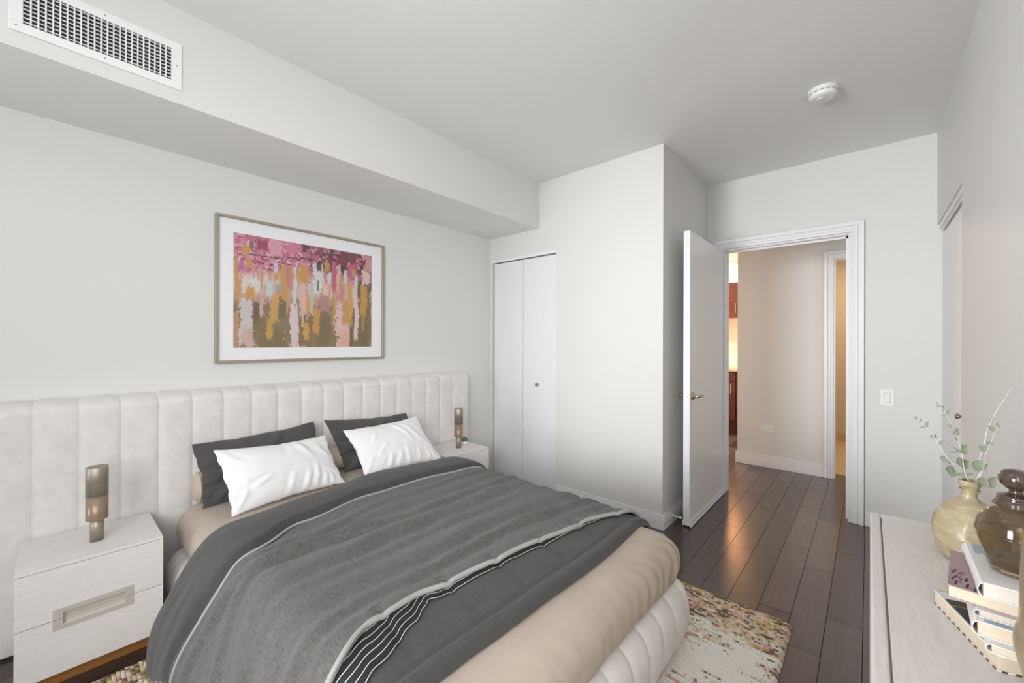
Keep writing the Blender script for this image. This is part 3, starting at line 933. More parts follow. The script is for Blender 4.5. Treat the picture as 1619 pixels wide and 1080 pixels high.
bm = bm_new(); grid(bm, 170, 170, throw_fn, uvfn=lambda u, v: (u*.85, v*LTOT))
obj('woven_cover', bm, 'throw_grey', th)
pts = []
for k in range(161):
    s = (LTOT-.03)*k/160; x = lerp_tab(T_PIPE, s)+.004
    pts.append(duvet_pt(x, s, .011))
bm = bm_new(); tube(bm, pts, .0052, 8); obj('head_piping', bm, 'piping_light', th, label='pale piping along the head edge')
pts = []
for k in range(201):
    s = (LTOT-.03)*k/200; x = lerp_tab(T_EDGE, s)+.005*fbm(s*5, 3.)
    pts.append(duvet_pt(x, s, .017))
bm = bm_new(); tube(bm, pts, .0082, 10); obj('foot_piping', bm, 'piping_light', th, label='pale piping along the foot edge')


def lining_fn(u, v):
    s = v*(LTOT-.03)
    xe, xl = lerp_tab(T_EDGE, s)-.015, lerp_tab(T_LIN, s)
    x = xe+max(.003, xl-xe)*u
    k = ridge(s-S_(.735), .03)
    return duvet_pt(x, s, .004+.008*(1-u)+.003*k+.003*sin(u*5+s*7)*u*(1-u))


bm = bm_new(); grid(bm, 24, 260, lining_fn, uvfn=lambda u, v: (u*max(.003, lerp_tab(T_LIN, v*LTOT)-lerp_tab(T_EDGE, v*LTOT)+.015), v*LTOT))
# stripes follow the lining's free edge
uvl = bm.loops.layers.uv.active
for f in bm.faces:
    for l in f.loops:
        w = lerp_tab(T_LIN, l[uvl].uv.y)-lerp_tab(T_EDGE, l[uvl].uv.y)+.015
        l[uvl].uv.x = w-l[uvl].uv.x+.004
obj('lining', bm, 'striped_lining', th, label='black lining with thin white stripes')


# --- pillows
def pillow(name, label, mat, group, BL, BR, TL, TR, T, seed, back=.55, wr=.006, creases=()):
    BL, BR, TL, TR = map(Vector, (BL, BR, TL, TR))
    n = (BR-BL+TR-TL).cross(TL-BL+TR-BR).normalized()
    n = -n if n.x < 0 else n
    W = (BR-BL).length; H = (TL-BL).length
    def pt(u, v, side):
        a, b = 2*u-1, 2*v-1
        a2 = a*(1-.055*(1-b*b)); b2 = b*(1-.10*(1-a*a)+.03*fbm(a*3, seed)); a2 += .032*fbm(b*3.2, seed+3.)*a
        p = BL*(1-a2)*(1-b2)/4+BR*(1+a2)*(1-b2)/4+TL*(1-a2)*(1+b2)/4+TR*(1+a2)*(1+b2)/4
        e = max(0., (1-a*a))**.62*max(0., (1-b*b))**.55
        t = T*e
        k = min(1., e*4)
        x, y = a*W*.5, b*H*.5
        # drag folds and gathers as soft drawn lines in pillow space
        r = 0.
        for (ax, ay, bx, by, wd, am) in creases:
            dx, dy = bx-ax, by-ay; L2 = dx*dx+dy*dy
            q_ = max(0., min(1., ((a-ax)*dx+(b-ay)*dy)/L2))
            sx_ = a-ax-dx*q_+.03*fbm(b*3, a*2, seed); sy_ = (b-ay-dy*q_)*.65
            d_ = sqrt(sx_*sx_+sy_*sy_); side_ = 1. if (dx*(b-ay)-dy*(a-ax)) > 0 else -1.
            r += am*(exp(-(d_/wd)**2)-.55*exp(-((d_-1.7*wd)/wd)**2)*(side_*.4+.6))*sin(pi*(.12+.76*q_))
        r += .35*fbm(a*2.2+seed, b*1.6, 1.5)
        t += wr*r*k*(1 if side > 0 else .4)
        # slight slump of the whole body
        sl = -.010*(1-a*a)*(1-b)
        q = p+n*(t if side > 0 else -t*back)
        q.z += sl*0
        return q
    bm = bm_new()
    N, K = 84, 60
    g = lambda t: .5-.5*cos(pi*t)*(.55)-.45*(.5-t)*1.0 if False else t
    grid(bm, N, K, lambda u, v: pt(.5-.5*cos(pi*u), .5-.5*cos(pi*v), 1), uvfn=lambda u, v: (u*W, v*H))
    grid(bm, N, K, lambda u, v: pt(.5-.5*cos(pi*u), .5-.5*cos(pi*v), -1), uvfn=lambda u, v: (u*W+1, v*H), flip=True)
    o = obj(name, bm, mat, None, weld=True)
    return tag(o, label, 'pillow', group)


GC = ((-.98, .0, -.55, -.10, .06, 1.3), (-.95, -.45, -.5, -.25, .07, -1.1), (-.9, .5, -.45, .2, .06, .9), (-.8, -.9, -.5, -.3, .07, 1.), (.95, .1, .5, .0, .06, 1.), (.3, .95, .1, .4, .08, .8), (-.4, .9, -.25, .5, .06, .6))
WC1 = ((-.62, -.42, -.35, -.22, .05, 1.0), (-.66, -.22, -.40, -.20, .04, -.8), (.30, .92, .48, .25, .07, 1.3), (.10, .85, .02, .45, .07, -.5), (-.10, -.95, .06, -.30, .05, .9), (.20, -.98, .34, -.35, .05, 1.2), (.42, -.98, .55, -.10, .05, 1.0), (.62, -.95, .66, -.45, .045, .9),
       (.80, -.95, .74, -.50, .04, .9), (.95, -.55, .60, -.20, .05, .8), (.70, .60, .86, .05, .06, .8), (-.90, .85, -.70, .40, .05, .4), (-.90, -.85, -.72, -.45, .05, .8))
WC2 = ((.15, .85, .42, .05, .06, 1.4), (.45, .70, .85, -.35, .06, .9), (-.20, -.95, -.05, -.45, .05, .9), (.10, -.98, .14, -.25, .05, 1.1), (-.42, -.9, -.30, -.40, .05, .9), (.40, -.95, .46, -.40, .045, 1.), (.66, -.95, .72, -.45, .045, .9), (-.62, .25, -.45, .55, .05, .7), (-.55, -.30, -.30, .05, .05, .7),
       (.88, -.9, .80, -.5, .04, .8), (-.92, -.85, -.75, -.4, .05, .7))
pillow('pillow', 'charcoal pillow leaning on the headboard at the near side of the bed', 'pillow_charcoal', 'charcoal pillows', (-2.325, .468, .468), (-2.345, 1.05, .468), (-2.45, .440, .752), (-2.45, 1.028, .780), .060, 1.3, .30, .017, GC)
pillow('pillow', 'charcoal pillow leaning on the headboard at the far side of the bed', 'pillow_charcoal', 'charcoal pillows', (-2.345, 1.160, .468), (-2.325, 1.70, .468), (-2.45, 1.078, .780), (-2.45, 1.655, .748), .060, 4.1, .30, .017, GC)
pillow('pillow', 'white satin pillow propped against the near charcoal pillow', 'satin_white', 'white pillows', (-2.118, .527, .470), (-2.172, 1.077, .470), (-2.285, .498, .742), (-2.335, 1.037, .712), .062, 2.2, .45, .008, WC1)
pillow('pillow', 'white satin pillow propped against the far charcoal pillow', 'satin_white', 'white pillows', (-2.140, 1.178, .470), (-2.128, 1.717, .470), (-2.315, 1.133, .730), (-2.315, 1.643, .742), .062, 5.6, .45, .008, WC2)
# bolster
t = thing('bolster', 'round beige bolster cushion along the headboard behind the pillows', 'bolster', (-2.446, 1.06, .47))
bm = bm_new(); BR_ = .071
prof = [(0, -.612), (.03, -.611), (.055, -.606), (.066, -.596), (.0695, -.588)]+[(BR_+.0015*sin(k*.9), -.58+1.16*k/24) for k in range(25)]+[(.0695, .588), (.066, .596), (.055, .606), (.03, .611), (0, .612)]
lathe(bm, prof, 40, rot=Matrix.Translation((-2.446, 1.06, .468+BR_)) @ Matrix.Rotation(-pi/2, 4, 'X'))
obj('cushion', bm, 'bolster_beige', t)
for yy in (-.588, .588):
    bm = bm_new(); tube(bm, [(-2.446+.0705*cos(2*pi*k/40), 1.06+yy, .468+BR_+.0705*sin(2*pi*k/40)) for k in range(41)], .0022, 6, caps=False); obj('piping', bm, 'bolster_beige', t)

# ------------------------------------------------------------------ nightstands
def nightstand(label):
    x0, x1, y0, y1, zt = -2.515, -2.165, -.082, .304, .452
    t = thing('nightstand', label, 'nightstand', ((x0+x1)/2, (y0+y1)/2, 0), group='bedside tables')
    boxes('body', [(x0, x1-.016, y0, y1, .062, zt-.010)], 'pale_oak', t)
    boxes('top', [(x0, x1, y0, y1, zt-.010, zt)], 'pale_oak_top', t, bev=.0012)
    boxes('plinth', [(x0+.02, x1-.055, y0+.03, y1-.033, 0, .062)], 'oak_plinth', t, label='warm oak recessed plinth')
    zm = .2565; hy0, hy1, hz0, hz1 = .005, .217, .218, .294; ry0, ry1, rz0, rz1 = .030, .192, .235, .277
    for nm, za, zb in (('drawer', zm+.0014, zt-.0115), ('drawer', .064, zm-.0014)):
        ha, hb = max(za, rz0), min(zb, rz1)
        pa, pb = max(za, hz0), min(zb, hz1)
        rest = [(x1-.016, x1, y0, ry0, za, zb), (x1-.016, x1, ry1, y1, za, zb)]
        if hb < zb: rest.append((x1-.016, x1, ry0, ry1, hb, zb))
        if ha > za: rest.append((x1-.016, x1, ry0, ry1, za, ha))
        d = boxes(nm, rest, 'pale_oak', t)
        pl = [(x1, x1+.0012, hy0, ry0, pa, pb), (x1, x1+.0012, ry1, hy1, pa, pb)]
        if hb < zb: pl.append((x1, x1+.0012, ry0, ry1, hb, pb))
        else: pl.append((x1, x1+.0012, ry0, ry1, pa, ha)) if False else None
        if ha > za: pl.append((x1, x1+.0012, ry0, ry1, pa, ha))
        pl.append((x1-.0158, x1-.013, ry0+.0005, ry1-.0005, ha, hb))
        boxes('handle', [p for p in pl if p], 'champagne_handle', d, label='recessed champagne metal pull')
    return t


n1 = nightstand('whitewashed two-drawer nightstand at the near side of the bed, under a table lamp')
n2 = copy_tree(n1); n2.location.y += 1.892; n2['label'] = 'whitewashed nightstand at the far side of the bed, holding a lamp and succulent'
ZT = .452


def lamp(label):
    t = thing('table_lamp', label, 'lamp', (-2.318, .122, ZT), group='bedside lamps')
    L = lambda pr: lathe(bm_new(), pr, 48, -2.318, .122)
    obj('stem', L([(0, ZT), (.0205, ZT), (.0205, ZT+.10), (0, ZT+.10)]), 'bronze_metal', t)
    obj('diffuser', L([(0, .5375), (.0325, .5375), (.0328, .539), (.0328, .631), (0, .631)]), 'bronze_acrylic', t, label='darker translucent bronze band')
    obj('shade', L([(0, .631), (.0332, .631), (.0332, .7455), (.0325, .7465), (.0310, .7465), (.0308, .7450), (0, .7450)]), 'bronze_metal', t)
    for o_ in t.children:
        for p in o_.data.polygons: p.use_smooth = abs(p.normal.z) < .5
    return t


l1 = lamp('brushed bronze cylinder lamp on the near nightstand')
l2 = copy_tree(l1); l2.location = (-2.318, 2.028, ZT); l2['label'] = 'brushed bronze cylinder lamp beside the small succulent'

# succulent
px, py = -2.365, 2.130
t = thing('potted_succulent', 'tiny green succulent in a white pot behind the far lamp', 'plant', (px, py, ZT))
bm = bm_new(); lathe(bm, [(0, ZT), (.015, ZT), (.0215, ZT+.004), (.0235, ZT+.014), (.0235, ZT+.026), (.0205, ZT+.026), (.0205, ZT+.021), (0, ZT+.021)], 32, px, py); obj('pot', bm, 'pot_ceramic', t)
bm = bm_new(); lathe(bm, [(.0203, ZT+.0222), (.010, ZT+.0235), (0, ZT+.024)], 24, px, py); obj('soil', bm, 'soil', t)
k = 0
for ring, (n, r, h, ln) in enumerate(((9, .010, .022, .022), (7, .007, .026, .026), (5, .003, .030, .028))):
    for i in range(n):
        a = 2*pi*i/n+ring*.4; el = .5+.32*ring
        bm = bm_new()
        base = Vector((px+r*cos(a), py+r*sin(a), ZT+h)); d = Vector((cos(a)*cos(el), sin(a)*cos(el), sin(el)))
        tube(bm, [base+d*ln*q for q in (0, .25, .55, .8, .94, 1.)], lambda q: .0048*(.45+1.1*sin(pi*min(1, q*.72+.12)))*(1-q**4*.95), 8)
        obj('leaf', bm, 'succulent_leaf', t)

# ------------------------------------------------------------------ framed painting
t = thing('framed_picture', 'large framed abstract painting in pink, ochre and olive on the wall above the headboard', 'picture', (XL, 1.077, 1.13))
fy0, fy1, fz0, fz1 = .576, 1.580, 1.130, 1.938; fw = .014
bm = bm_new()
for (a0, a1, b0, b1) in ((fy0, fy1, fz0, fz0+fw), (fy0, fy1, fz1-fw, fz1), (fy0, fy0+fw, fz0+fw, fz1-fw), (fy1-fw, fy1, fz0+fw, fz1-fw)):
    box(bm, XL+.001, XL+.030, a0, a1, b0, b1, .0012, 1)
obj('frame', bm, 'champagne_frame', t)
py0, py1, pz0, pz1 = .662, 1.490, 1.213, 1.851
boxes('mat_board', [(XL+.010, XL+.013, fy0+fw, py0, fz0+fw, fz1-fw), (XL+.010, XL+.013, py1, fy1-fw, fz0+fw, fz1-fw), (XL+.010, XL+.013, py0, py1, fz0+fw, pz0), (XL+.010, XL+.013, py0, py1, pz1, fz1-fw)], 'mat_board', t)
boxes('glass', [(XL+.019, XL+.0205, fy0+fw, fy1-fw, fz0+fw, fz1-fw)], 'glazing', t)


def paint_canvas():
    import numpy as np
    rng = np.random.default_rng(11)
    NX, NY = 330, 250

    def vnoise(cx, cy):
        g = rng.random((cy+2, cx+2))
        yy = np.linspace(0, cy, NY); xx = np.linspace(0, cx, NX)
        y0 = yy.astype(int); x0 = xx.astype(int); fy_ = yy-y0; fx_ = xx-x0
        fy_ = (fy_*fy_*(3-2*fy_))[:, None]; fx_ = (fx_*fx_*(3-2*fx_))[None]
        A = g[y0][:, x0]; B = g[y0][:, x0+1]; C = g[y0+1][:, x0]; D = g[y0+1][:, x0+1]
        return (A*(1-fx_)+B*fx_)*(1-fy_)+(C*(1-fx_)+D*fx_)*fy_
    fine = (vnoise(160, 120)*1.3+vnoise(80, 60)*1.2+vnoise(34, 22)*.9)/3.4
    streak = (vnoise(110, 9)+vnoise(60, 5))/2
    blob = (vnoise(26, 14)+vnoise(60, 36)*.8+vnoise(120, 90)*.5)/2.3
    U, Vv = np.meshgrid(np.linspace(0, 1, NX), np.linspace(0, 1, NY))    # v = 0 at the top
    L = lambda r, g, b: np.array(srgb(r, g, b))
    img = np.zeros((NY, NX, 3)); img[:] = L(205, 165, 160)

    def lay(mask, col):
        m = np.clip(mask, 0, 1)[..., None]; img[:] = img*(1-m)+L(*col)*m
    thr = lambda a, t_, s_=.03: np.clip((a-t_)/s_+.5, 0, 1)
    # pale pink/peach ground with streaks, olive ground low down
    lay(thr(streak, .50, .1), (215, 182, 178)); lay(thr(streak, .60, .08), (222, 196, 190)); lay(thr(1-streak, .62, .06), (205, 150, 110))
    low = np.clip((Vv-.52)/.12+(streak-.5)*2.6, 0, 1)
    lay(low*thr(blob, .30, .2), (125, 106, 66)); lay(low*thr(streak, .52, .08)*.8, (142, 120, 76))
    top = np.clip((.36-Vv)/.10+(streak-.5)*1.5+(blob-.5)*1.4, 0, 1)
    lay(top, (196, 108, 138)); lay(top*thr(blob, .52, .06), (212, 145, 165)); lay(top*thr(fine, .56, .05), (170, 66, 108)); lay(top*thr(vnoise(60, 50), .70, .05), (225, 180, 188))
    tt = np.clip((.30-Vv)/.1, 0, 1)*np.clip((U-.42)/.2, 0, 1)
    lay(tt*thr(blob, .50, .06), (120, 34, 66)); lay(tt*thr(vnoise(40, 40), .66, .05), (60, 34, 44))

    def stroke(x0, x1, y0, y1, col, rough=.35, op=.95, taper=.25):
        """coordinates in a 1296 x 1080 study of the canvas, its top edge sloping from 28 to 250"""
        u0, u1 = (x0-55)/1182, (x1-55)/1182
        yt = lambda x: 28+222*(x-55)/1182
        xm = (x0+x1)/2
        v0, v1 = ((y-yt(xm))/(1020-yt(xm)) for y in (y0, y1))
        v0, v1 = max(-.05, v0), min(1.05, v1)
        cu, hw = (u0+u1)/2, (u1-u0)/2
        tv = np.clip((Vv-v0)/(v1-v0), 0, 1)
        wob = (vnoise(12, 10)-.5)*hw*.5+(vnoise(90, 40)-.5)*hw*.5
        w_ = hw*(1-taper*np.abs(2*tv-1)**2)
        du = 1-np.abs(U-cu-wob)/np.maximum(w_, 1e-4)
        dv_ = np.minimum(Vv-v0, v1-Vv)/max(.02, .25*(v1-v0))
        m = np.minimum(du*1.6, dv_*1.2)+rough*4.6*(fine-.5)+(streak-.5)*rough*2.2
        lay(thr(m, .10, .25)*op, col)
    olive, ol2, ochre, och2 = (118, 100, 62), (104, 92, 62), (196, 150, 66), (206, 158, 82)
    pinkl, blue, peach, mag, rose, dark = (226, 200, 205), (196, 208, 208), (220, 176, 152), (190, 96, 150), (186, 90, 118), (58, 44, 44)
    for s_ in (
        (50, 95, 700, 1040, (186, 140, 104)), (95, 200, 560, 1000, (206, 196, 196)), (120, 200, 840, 1030, (206, 168, 156)), (190, 245, 620, 820, (96, 76, 52)), (200, 470, 760, 1040, olive, .3),
        (250, 470, 620, 900, (128, 112, 76), .5), (240, 270, 600, 760, (206, 170, 170)), (320, 390, 560, 800, och2, .4), (290, 345, 760, 950, ochre), (380, 440, 560, 760, ol2, .4), (400, 445, 300, 620, ochre),
        (470, 560, 640, 1030, pinkl, .3), (490, 530, 310, 650, (206, 208, 214), .3), (535, 620, 300, 480, ochre, .3), (540, 610, 470, 700, (216, 182, 178), .3), (535, 555, 610, 800, (120, 134, 130)), (545, 570, 740, 900, olive), (560, 610, 600, 850, peach, .3),
        (610, 650, 560, 720, och2), (585, 605, 730, 850, olive), (585, 640, 800, 960, och2, .5), (640, 680, 420, 760, (186, 190, 186), .4), (660, 760, 300, 560, (216, 214, 212), .4), (690, 830, 640, 1030, olive, .35), (700, 820, 580, 720, (170, 130, 128), .6), (665, 730, 680, 910, (200, 146, 66), .3),
        (695, 740, 270, 360, dark), (700, 720, 440, 530, (96, 100, 92)), (755, 810, 280, 380, ochre), (790, 840, 370, 490, (200, 214, 206)), (830, 880, 260, 560, rose, .3), (845, 872, 530, 820, ochre), (870, 960, 480, 620, (198, 124, 162), .5), (870, 1010, 640, 1040, (226, 192, 194), .3),
        (900, 1010, 880, 1040, (222, 172, 150), .3), (880, 930, 300, 560, (216, 178, 182)), (905, 935, 380, 640, ochre), (945, 985, 350, 480, (198, 214, 210)), (915, 960, 305, 375, (52, 40, 40)), (990, 1040, 470, 820, och2, .3), (935, 1000, 640, 830, ochre, .7), (975, 1110, 290, 420, rose, .35),
        (1030, 1060, 350, 420, ochre), (1050, 1095, 390, 900, (216, 206, 202), .3), (1010, 1050, 860, 1030, ol2, .3), (1085, 1235, 460, 1040, (112, 97, 62), .3), (1085, 1140, 440, 600, (92, 82, 54), .3), (1115, 1190, 500, 760, ochre, .4), (1130, 1165, 740, 900, (178, 132, 60), .4), (1050, 1100, 600, 960, pinkl, .3), (1040, 1062, 680, 860, olive),
        (1190, 1237, 430, 560, (98, 88, 58), .3), (1130, 1215, 370, 480, (222, 196, 196), .5), (60, 110, 420, 600, (198, 150, 90), .5), (110, 150, 380, 560, (216, 206, 200)), (170, 235, 430, 540, (212, 214, 206), .5), (130, 205, 500, 610, (198, 146, 58), .5), (290, 340, 440, 580, blue), (345, 380, 270, 400, (208, 204, 212)), (60, 90, 250, 470, ochre),
        (110, 165, 140, 215, ochre, .6), (140, 185, 255, 330, ochre, .6), (90, 140, 280, 360, mag, .5), (365, 400, 470, 560, (150, 158, 156)), (440, 475, 320, 530, (190, 116, 140)), (470, 500, 300, 540, (198, 146, 76)), (345, 375, 370, 440, ochre),
        (300, 430, 70, 220, (218, 158, 176), .5), (450, 560, 110, 200, (206, 118, 142), .4), (200, 300, 90, 180, (150, 54, 88), .7), (165, 200, 90, 170, (112, 96, 66), .6), (565, 620, 110, 200, (72, 46, 54), .6), (820, 855, 170, 250, dark, .5), (900, 1100, 190, 300, (124, 36, 74), .6), (1000, 1060, 210, 290, (104, 70, 50), .6),
        (1150, 1235, 240, 380, (204, 150, 150), .5)): stroke(*s_)
    # thin dark horizontal drag marks in the pink band
    for x0, x1, yc, th_ in ((150, 420, 232, 9), (420, 560, 246, 16), (180, 340, 300, 6), (200, 330, 330, 6), (560, 680, 250, 8), (340, 520, 290, 5)):
        u0, u1 = (x0-55)/1182, (x1-55)/1182; yt = 28+222*((x0+x1)/2-55)/1182; vc = (yc-yt)/(1020-yt); hv = th_/850
        m = (1-np.abs(Vv-vc-(vnoise(7, 2)-.5)*.03)/hv)+(fine-.5)*3; m[(U < u0) | (U > u1)] = -1
        lay(thr(m, .45, .3)*.9, (58, 38, 48))
    img += (fine[..., None]-.5)*.05*(img+.05)*4
    img = np.clip(img, .003, 1)
    bm = bm_new()
    vv = [[bm.verts.new((XL+.0095, py0+(py1-py0)*i/(NX-1), pz1+(pz0-pz1)*j/(NY-1))) for i in range(NX)] for j in range(NY)]
    for j in range(NY-1):
        for i in range(NX-1): bm.faces.new((vv[j][i], vv[j+1][i], vv[j+1][i+1], vv[j][i+1]))
    o = obj('canvas', bm, 'canvas_print', t)
    at = o.data.color_attributes.new('pigment', 'FLOAT_COLOR', 'POINT')
    buf = np.ones((NY*NX, 4), dtype=np.float32); buf[:, :3] = img.reshape(-1, 3)
    at.data.foreach_set('color', buf.ravel())


paint_canvas()

# ------------------------------------------------------------------ rug
RX0, RX1, RYA, RYB = -2.108, -.248, -.03, 2.150
bm = bm_new()
cx_, cy_ = (RX0+RX1)/2, (RYA+RYB)/2
nr = round((RYB-RYA)/.0125)*4
prof_rug = lambda v: .0185+.0022*(1-abs(2*((v*nr/4) % 1)-1)**4)
def rug_fn(u, v):
    e = min(1., min(u, 1-u)*(RX1-RX0)/.012, min(v, 1-v)*(RYB-RYA)/.012)
    x = RX0+(RX1-RX0)*u+(.004*fbm(v*90, 1.) if u in (0., 1.) else 0)
    return Vector((x, RYA+(RYB-RYA)*v, .004+(prof_rug(v)-.004+.0018*fbm(x*30, v*140))*sqrt(max(0., 1-(1-e)**2))))
us = 150
grid(bm, us, nr, rug_fn)
box(bm, RX0+.001, RX1-.001, RYA+.001, RYB-.001, .0005, .004)
rug = obj('rug', bm, 'rug_wool', None, origin=(cx_, cy_, 0))
tag(rug, 'cream wool rug with pink, mustard and olive streaks under the bed', 'rug')

# ------------------------------------------------------------------ dresser
DT = .750
dx0, dx1, dy0, dy1 = .004, .322, -.40, 1.606
t = thing('dresser', 'long whitewashed dresser against the right-hand wall, holding vases and books', 'dresser', (.16, .6, 0))
boxes('body', [(dx0+.022, dx1, dy0, dy1, .06, DT-.012)], 'pale_oak', t)
boxes('top', [(dx0+.0245, dx1, dy0, dy1, DT-.012, DT)], 'pale_oak_top', t, bev=.001)
boxes('plinth', [(dx0+.05, dx1-.02, dy0+.03, dy1-.03, 0, .06)], 'oak_plinth', t, label='warm oak recessed plinth')
ncol = 2; wd = (dy1-dy0)/ncol
for c in range(ncol):
    for r_, (za, zb) in enumerate(((.064, .400), (.404, DT))):
        ya, yb = dy0+wd*c+.0015, dy0+wd*(c+1)-.0015
        bm = bm_new(); box(bm, dx0, dx0+.0215, ya, yb, za, zb, .004 if r_ else .001, 2)
        d = obj('drawer', bm, 'pale_oak', t)
        hz = zb-.05 if not r_ else za+.03
        ym_ = (ya+yb)/2
        boxes('handle', [(dx0-.0012, dx0-.0001, ym_-.17, ym_+.17, .352 if not r_ else .404, .400 if not r_ else .452)], 'champagne_handle', d, label='flat champagne metal pull')

# ------------------------------------------------------------------ books on the dresser
def text_mesh(name, body, size, mat, parent, mtx):
    cu = bpy.data.curves.new(name, 'FONT'); cu.body = body; cu.size = size; cu.extrude = .0; cu.offset = .00035; cu.align_x = 'LEFT'; cu.align_y = 'CENTER'
    o = bpy.data.objects.new(name, cu); COL.objects.link(o)
    dg = bpy.context.evaluated_depsgraph_get()
    me = bpy.data.meshes.new_from_object(o.evaluated_get(dg))
    bpy.data.objects.remove(o)
    me.materials.clear(); me.materials.append(M[mat])
    me.transform(mtx)
    o2 = bpy.data.objects.new(name, me); COL.objects.link(o2); o2.parent = parent; WM[o2.name] = WM[parent.name]
    return o2


def book(label, corner, ang, L, W, z0, z1, cover, pages, spine_side='left', hard=.0016, round_spine=True, group='stack of books on the dresser'):
    """local frame: x to the right along the short near edge, y away along the spine (length L); spine on x = 0, or pages there"""
    t = thing('book', label, 'book', (corner[0], corner[1], z0), radians(ang), group=group)
    h = z1-z0; c = .0018
    def pages_box(x0, x1, y0, y1):
        bm = bm_new(); box(bm, x0, x1, y0, y1, c, h-c, .0004, 1); obj('pages', bm, pages, t, local=True, label='cream page block')
    if spine_side == 'left':
        bm = bm_new()
        box(bm, .003, W, 0, L, 0, c, .0005, 1); box(bm, .003, W, 0, L, h-c, h, .0005, 1)
        n = 10                                          # rounded spine
        prof = [(.004-(.006)*sin(pi*k/n)**.6, h*k/n) for k in range(n+1)]
        inner = [(x+.0014, z*.92+.04*h) for x, z in prof]
        for (pa, qa), (pb, qb) in zip(zip(prof, inner), zip(prof[1:], inner[1:])):
            for yy, rev in ((0., 0), (L, 1)):
                bm.faces.new([bm.verts.new((p[0], yy, p[1])) for p in (pa, pb, qb, qa)])
            bm.faces.new([bm.verts.new((p[0], yy, p[1])) for p, yy in ((pa, 0), (pb, 0), (pb, L), (pa, L))])
            bm.faces.new([bm.verts.new((p[0], yy, p[1])) for p, yy in ((qa, 0), (qb, 0), (qb, L), (qa, L))])
        obj('cover', bm, cover, t, local=True, weld=True)
        pages_box(.0050, W-.003, .0025, L-.0025)
    else:                                                  # spine away on the right, fore-edge towards the room
        boxes('cover', [(0, W, 0, L, 0, c), (0, W, 0, L, h-c, h), (W-c, W, 0, L, c, h-c)], cover, t, local=True)
        pages_box(.0012, W-c-.0005, .0015, L-.0015)
    return t


ANG6 = math.degrees(atan2(.955, .294))
# bottom book: its long fore-edge faces the room
b6 = book('largest book at the bottom of the stack, cream page block edged with black dashes', (.1485, .953), 17.2, .181, .130, .7505, .775, 'book_white', 'page_block', 'right')
bm = bm_new()
for k in range(12): box(bm, -.0006, -.0001, .004+.0152*k, .0115+.0152*k, .0001, .0021)
for k in range(8): box(bm, .004+.0152*k, .0105+.0152*k, -.0006, -.0001, .0001, .0021)
obj('dash_pattern', bm, 'ink', b6, local=True)
boxes('cover_print', [(.003, .09, .065, .128, .0246, .0250), (.003, .09, .130, .150, .0246, .0250)], 'book_black', b6, local=True, label='black printed panel')
boxes('cover_line', [(.001, .12, .1285, .1298, .0246, .0251), (.001, .12, .062, .0632, .0246, .0251), (.001, .12, .178, .1795, .0246, .0251)], 'gold_line', b6, local=True, label='thin gold line')
b5 = book('thin white book lying directly on the largest bottom book', (.1375, .9535), -4, .165, .118, .7752, .7885, 'book_white', 'page_block')
b4 = book('thicker white-spined book with a bluish cover under the slim grey one', (.1255, .969), -3, .170, .120, .7887, .8115, 'book_white', 'page_block')
boxes('cover_picture', [(.012, .119, .002, .168, .02285, .02305)], 'book_blue', b4, local=True, label='mottled blue cover picture')
text_mesh('spine_lettering', 'Y', .013, 'ink_grey', b4, Matrix(((0, 0, -1, -.0025), (-1, 0, 0, .125), (0, 1, 0, .0115), (0, 0, 0, 1))))
b3 = book('slim pale grey book just below the mauve one', (.1290, .983), -2, .160, .118, .8117, .8225, 'book_grey', 'page_block')
b2 = book('mauve book with black lettering, second from the top of the stack', (.1005, .9985), -7, .172, .125, .8227, .8440, 'book_mauve', 'page_block', 'right')
MT = Matrix.Translation
bm = bm_new()
def ink_bar(x, y, w, h, rot):        # one black stroke of the broken lettering on the cover
    c, sn = cos(radians(rot)), sin(radians(rot))
    bm.faces.new([bm.verts.new((x+c*a-sn*b, y+sn*a+c*b, .02145)) for a, b in ((-w/2, -h/2), (w/2, -h/2), (w/2, h/2), (-w/2, h/2))])
for q in ((.0062, .066, .0022, .022, -14), (.0034, .070, .0008, .016, 40), (.0094, .060, .0008, .014, 40), (.0095, .018, .0030, .017, -4), (.0075, .040, .0026, .022, -16), (.0050, .044, .0007, .018, 62), (.0030, .031, .0012, .010, 70),
          (.0030, .013, .0014, .007, 50), (.0060, .022, .0014, .005, 0), (.0150, .066, .0030, .013, -30), (.0172, .060, .0008, .016, -25), (.0140, .046, .0022, .010, -25), (.0150, .036, .0022, .010, -15), (.0142, .024, .0016, .007, 0),
          (.0210, .041, .0032, .018, -4), (.0222, .017, .0032, .018, -4), (.0262, .011, .0014, .006, 30), (.0310, .011, .0030, .016, -10)): ink_bar(*q)
obj('cover_lettering', bm, 'ink', b2, local=True)
b1 = book('white hardback on top of the stack, supporting the smoky glass jar', (.1335, .9845), -1, .177, .122, .8442, .8680, 'book_white', 'page_white')
boxes('cover_picture', [(.010, .121, .128, .176, .0239, .0241)], 'book_blue', b1, local=True, label='pale blue printed band')
boxes('cover_band', [(.008, .121, .001, .026, .0239, .02405)], 'mat_board', b1, local=True)
bm = bm_new(); rl = random.Random(5); yy = .150
while yy > .018:                       # fine grey upright strokes of the spine title
    zz = .0125+rl.uniform(-.0006, .0006); hh = rl.choice((.0030, .0030, .0018)); sl_ = rl.choice((0, 0, .0014, -.0014))
    bm.faces.new([bm.verts.new(p) for p in ((-.00235, yy, zz-hh), (-.00235, yy-.0011, zz-hh), (-.00235, yy-.0011-sl_, zz+hh), (-.00235, yy-sl_, zz+hh))])
    yy -= rl.choice((.0022, .0028, .0028, .0050))
obj('spine_lettering', bm, 'ink_grey', b1, local=True)
boxes('cover_lettering', [(.056+.0052*k, .0585+.0052*k+(.001 if k % 2 else 0), .0115, .0127, .02405, .0242) for k in range(7)], 'ink_grey', b1, local=True)

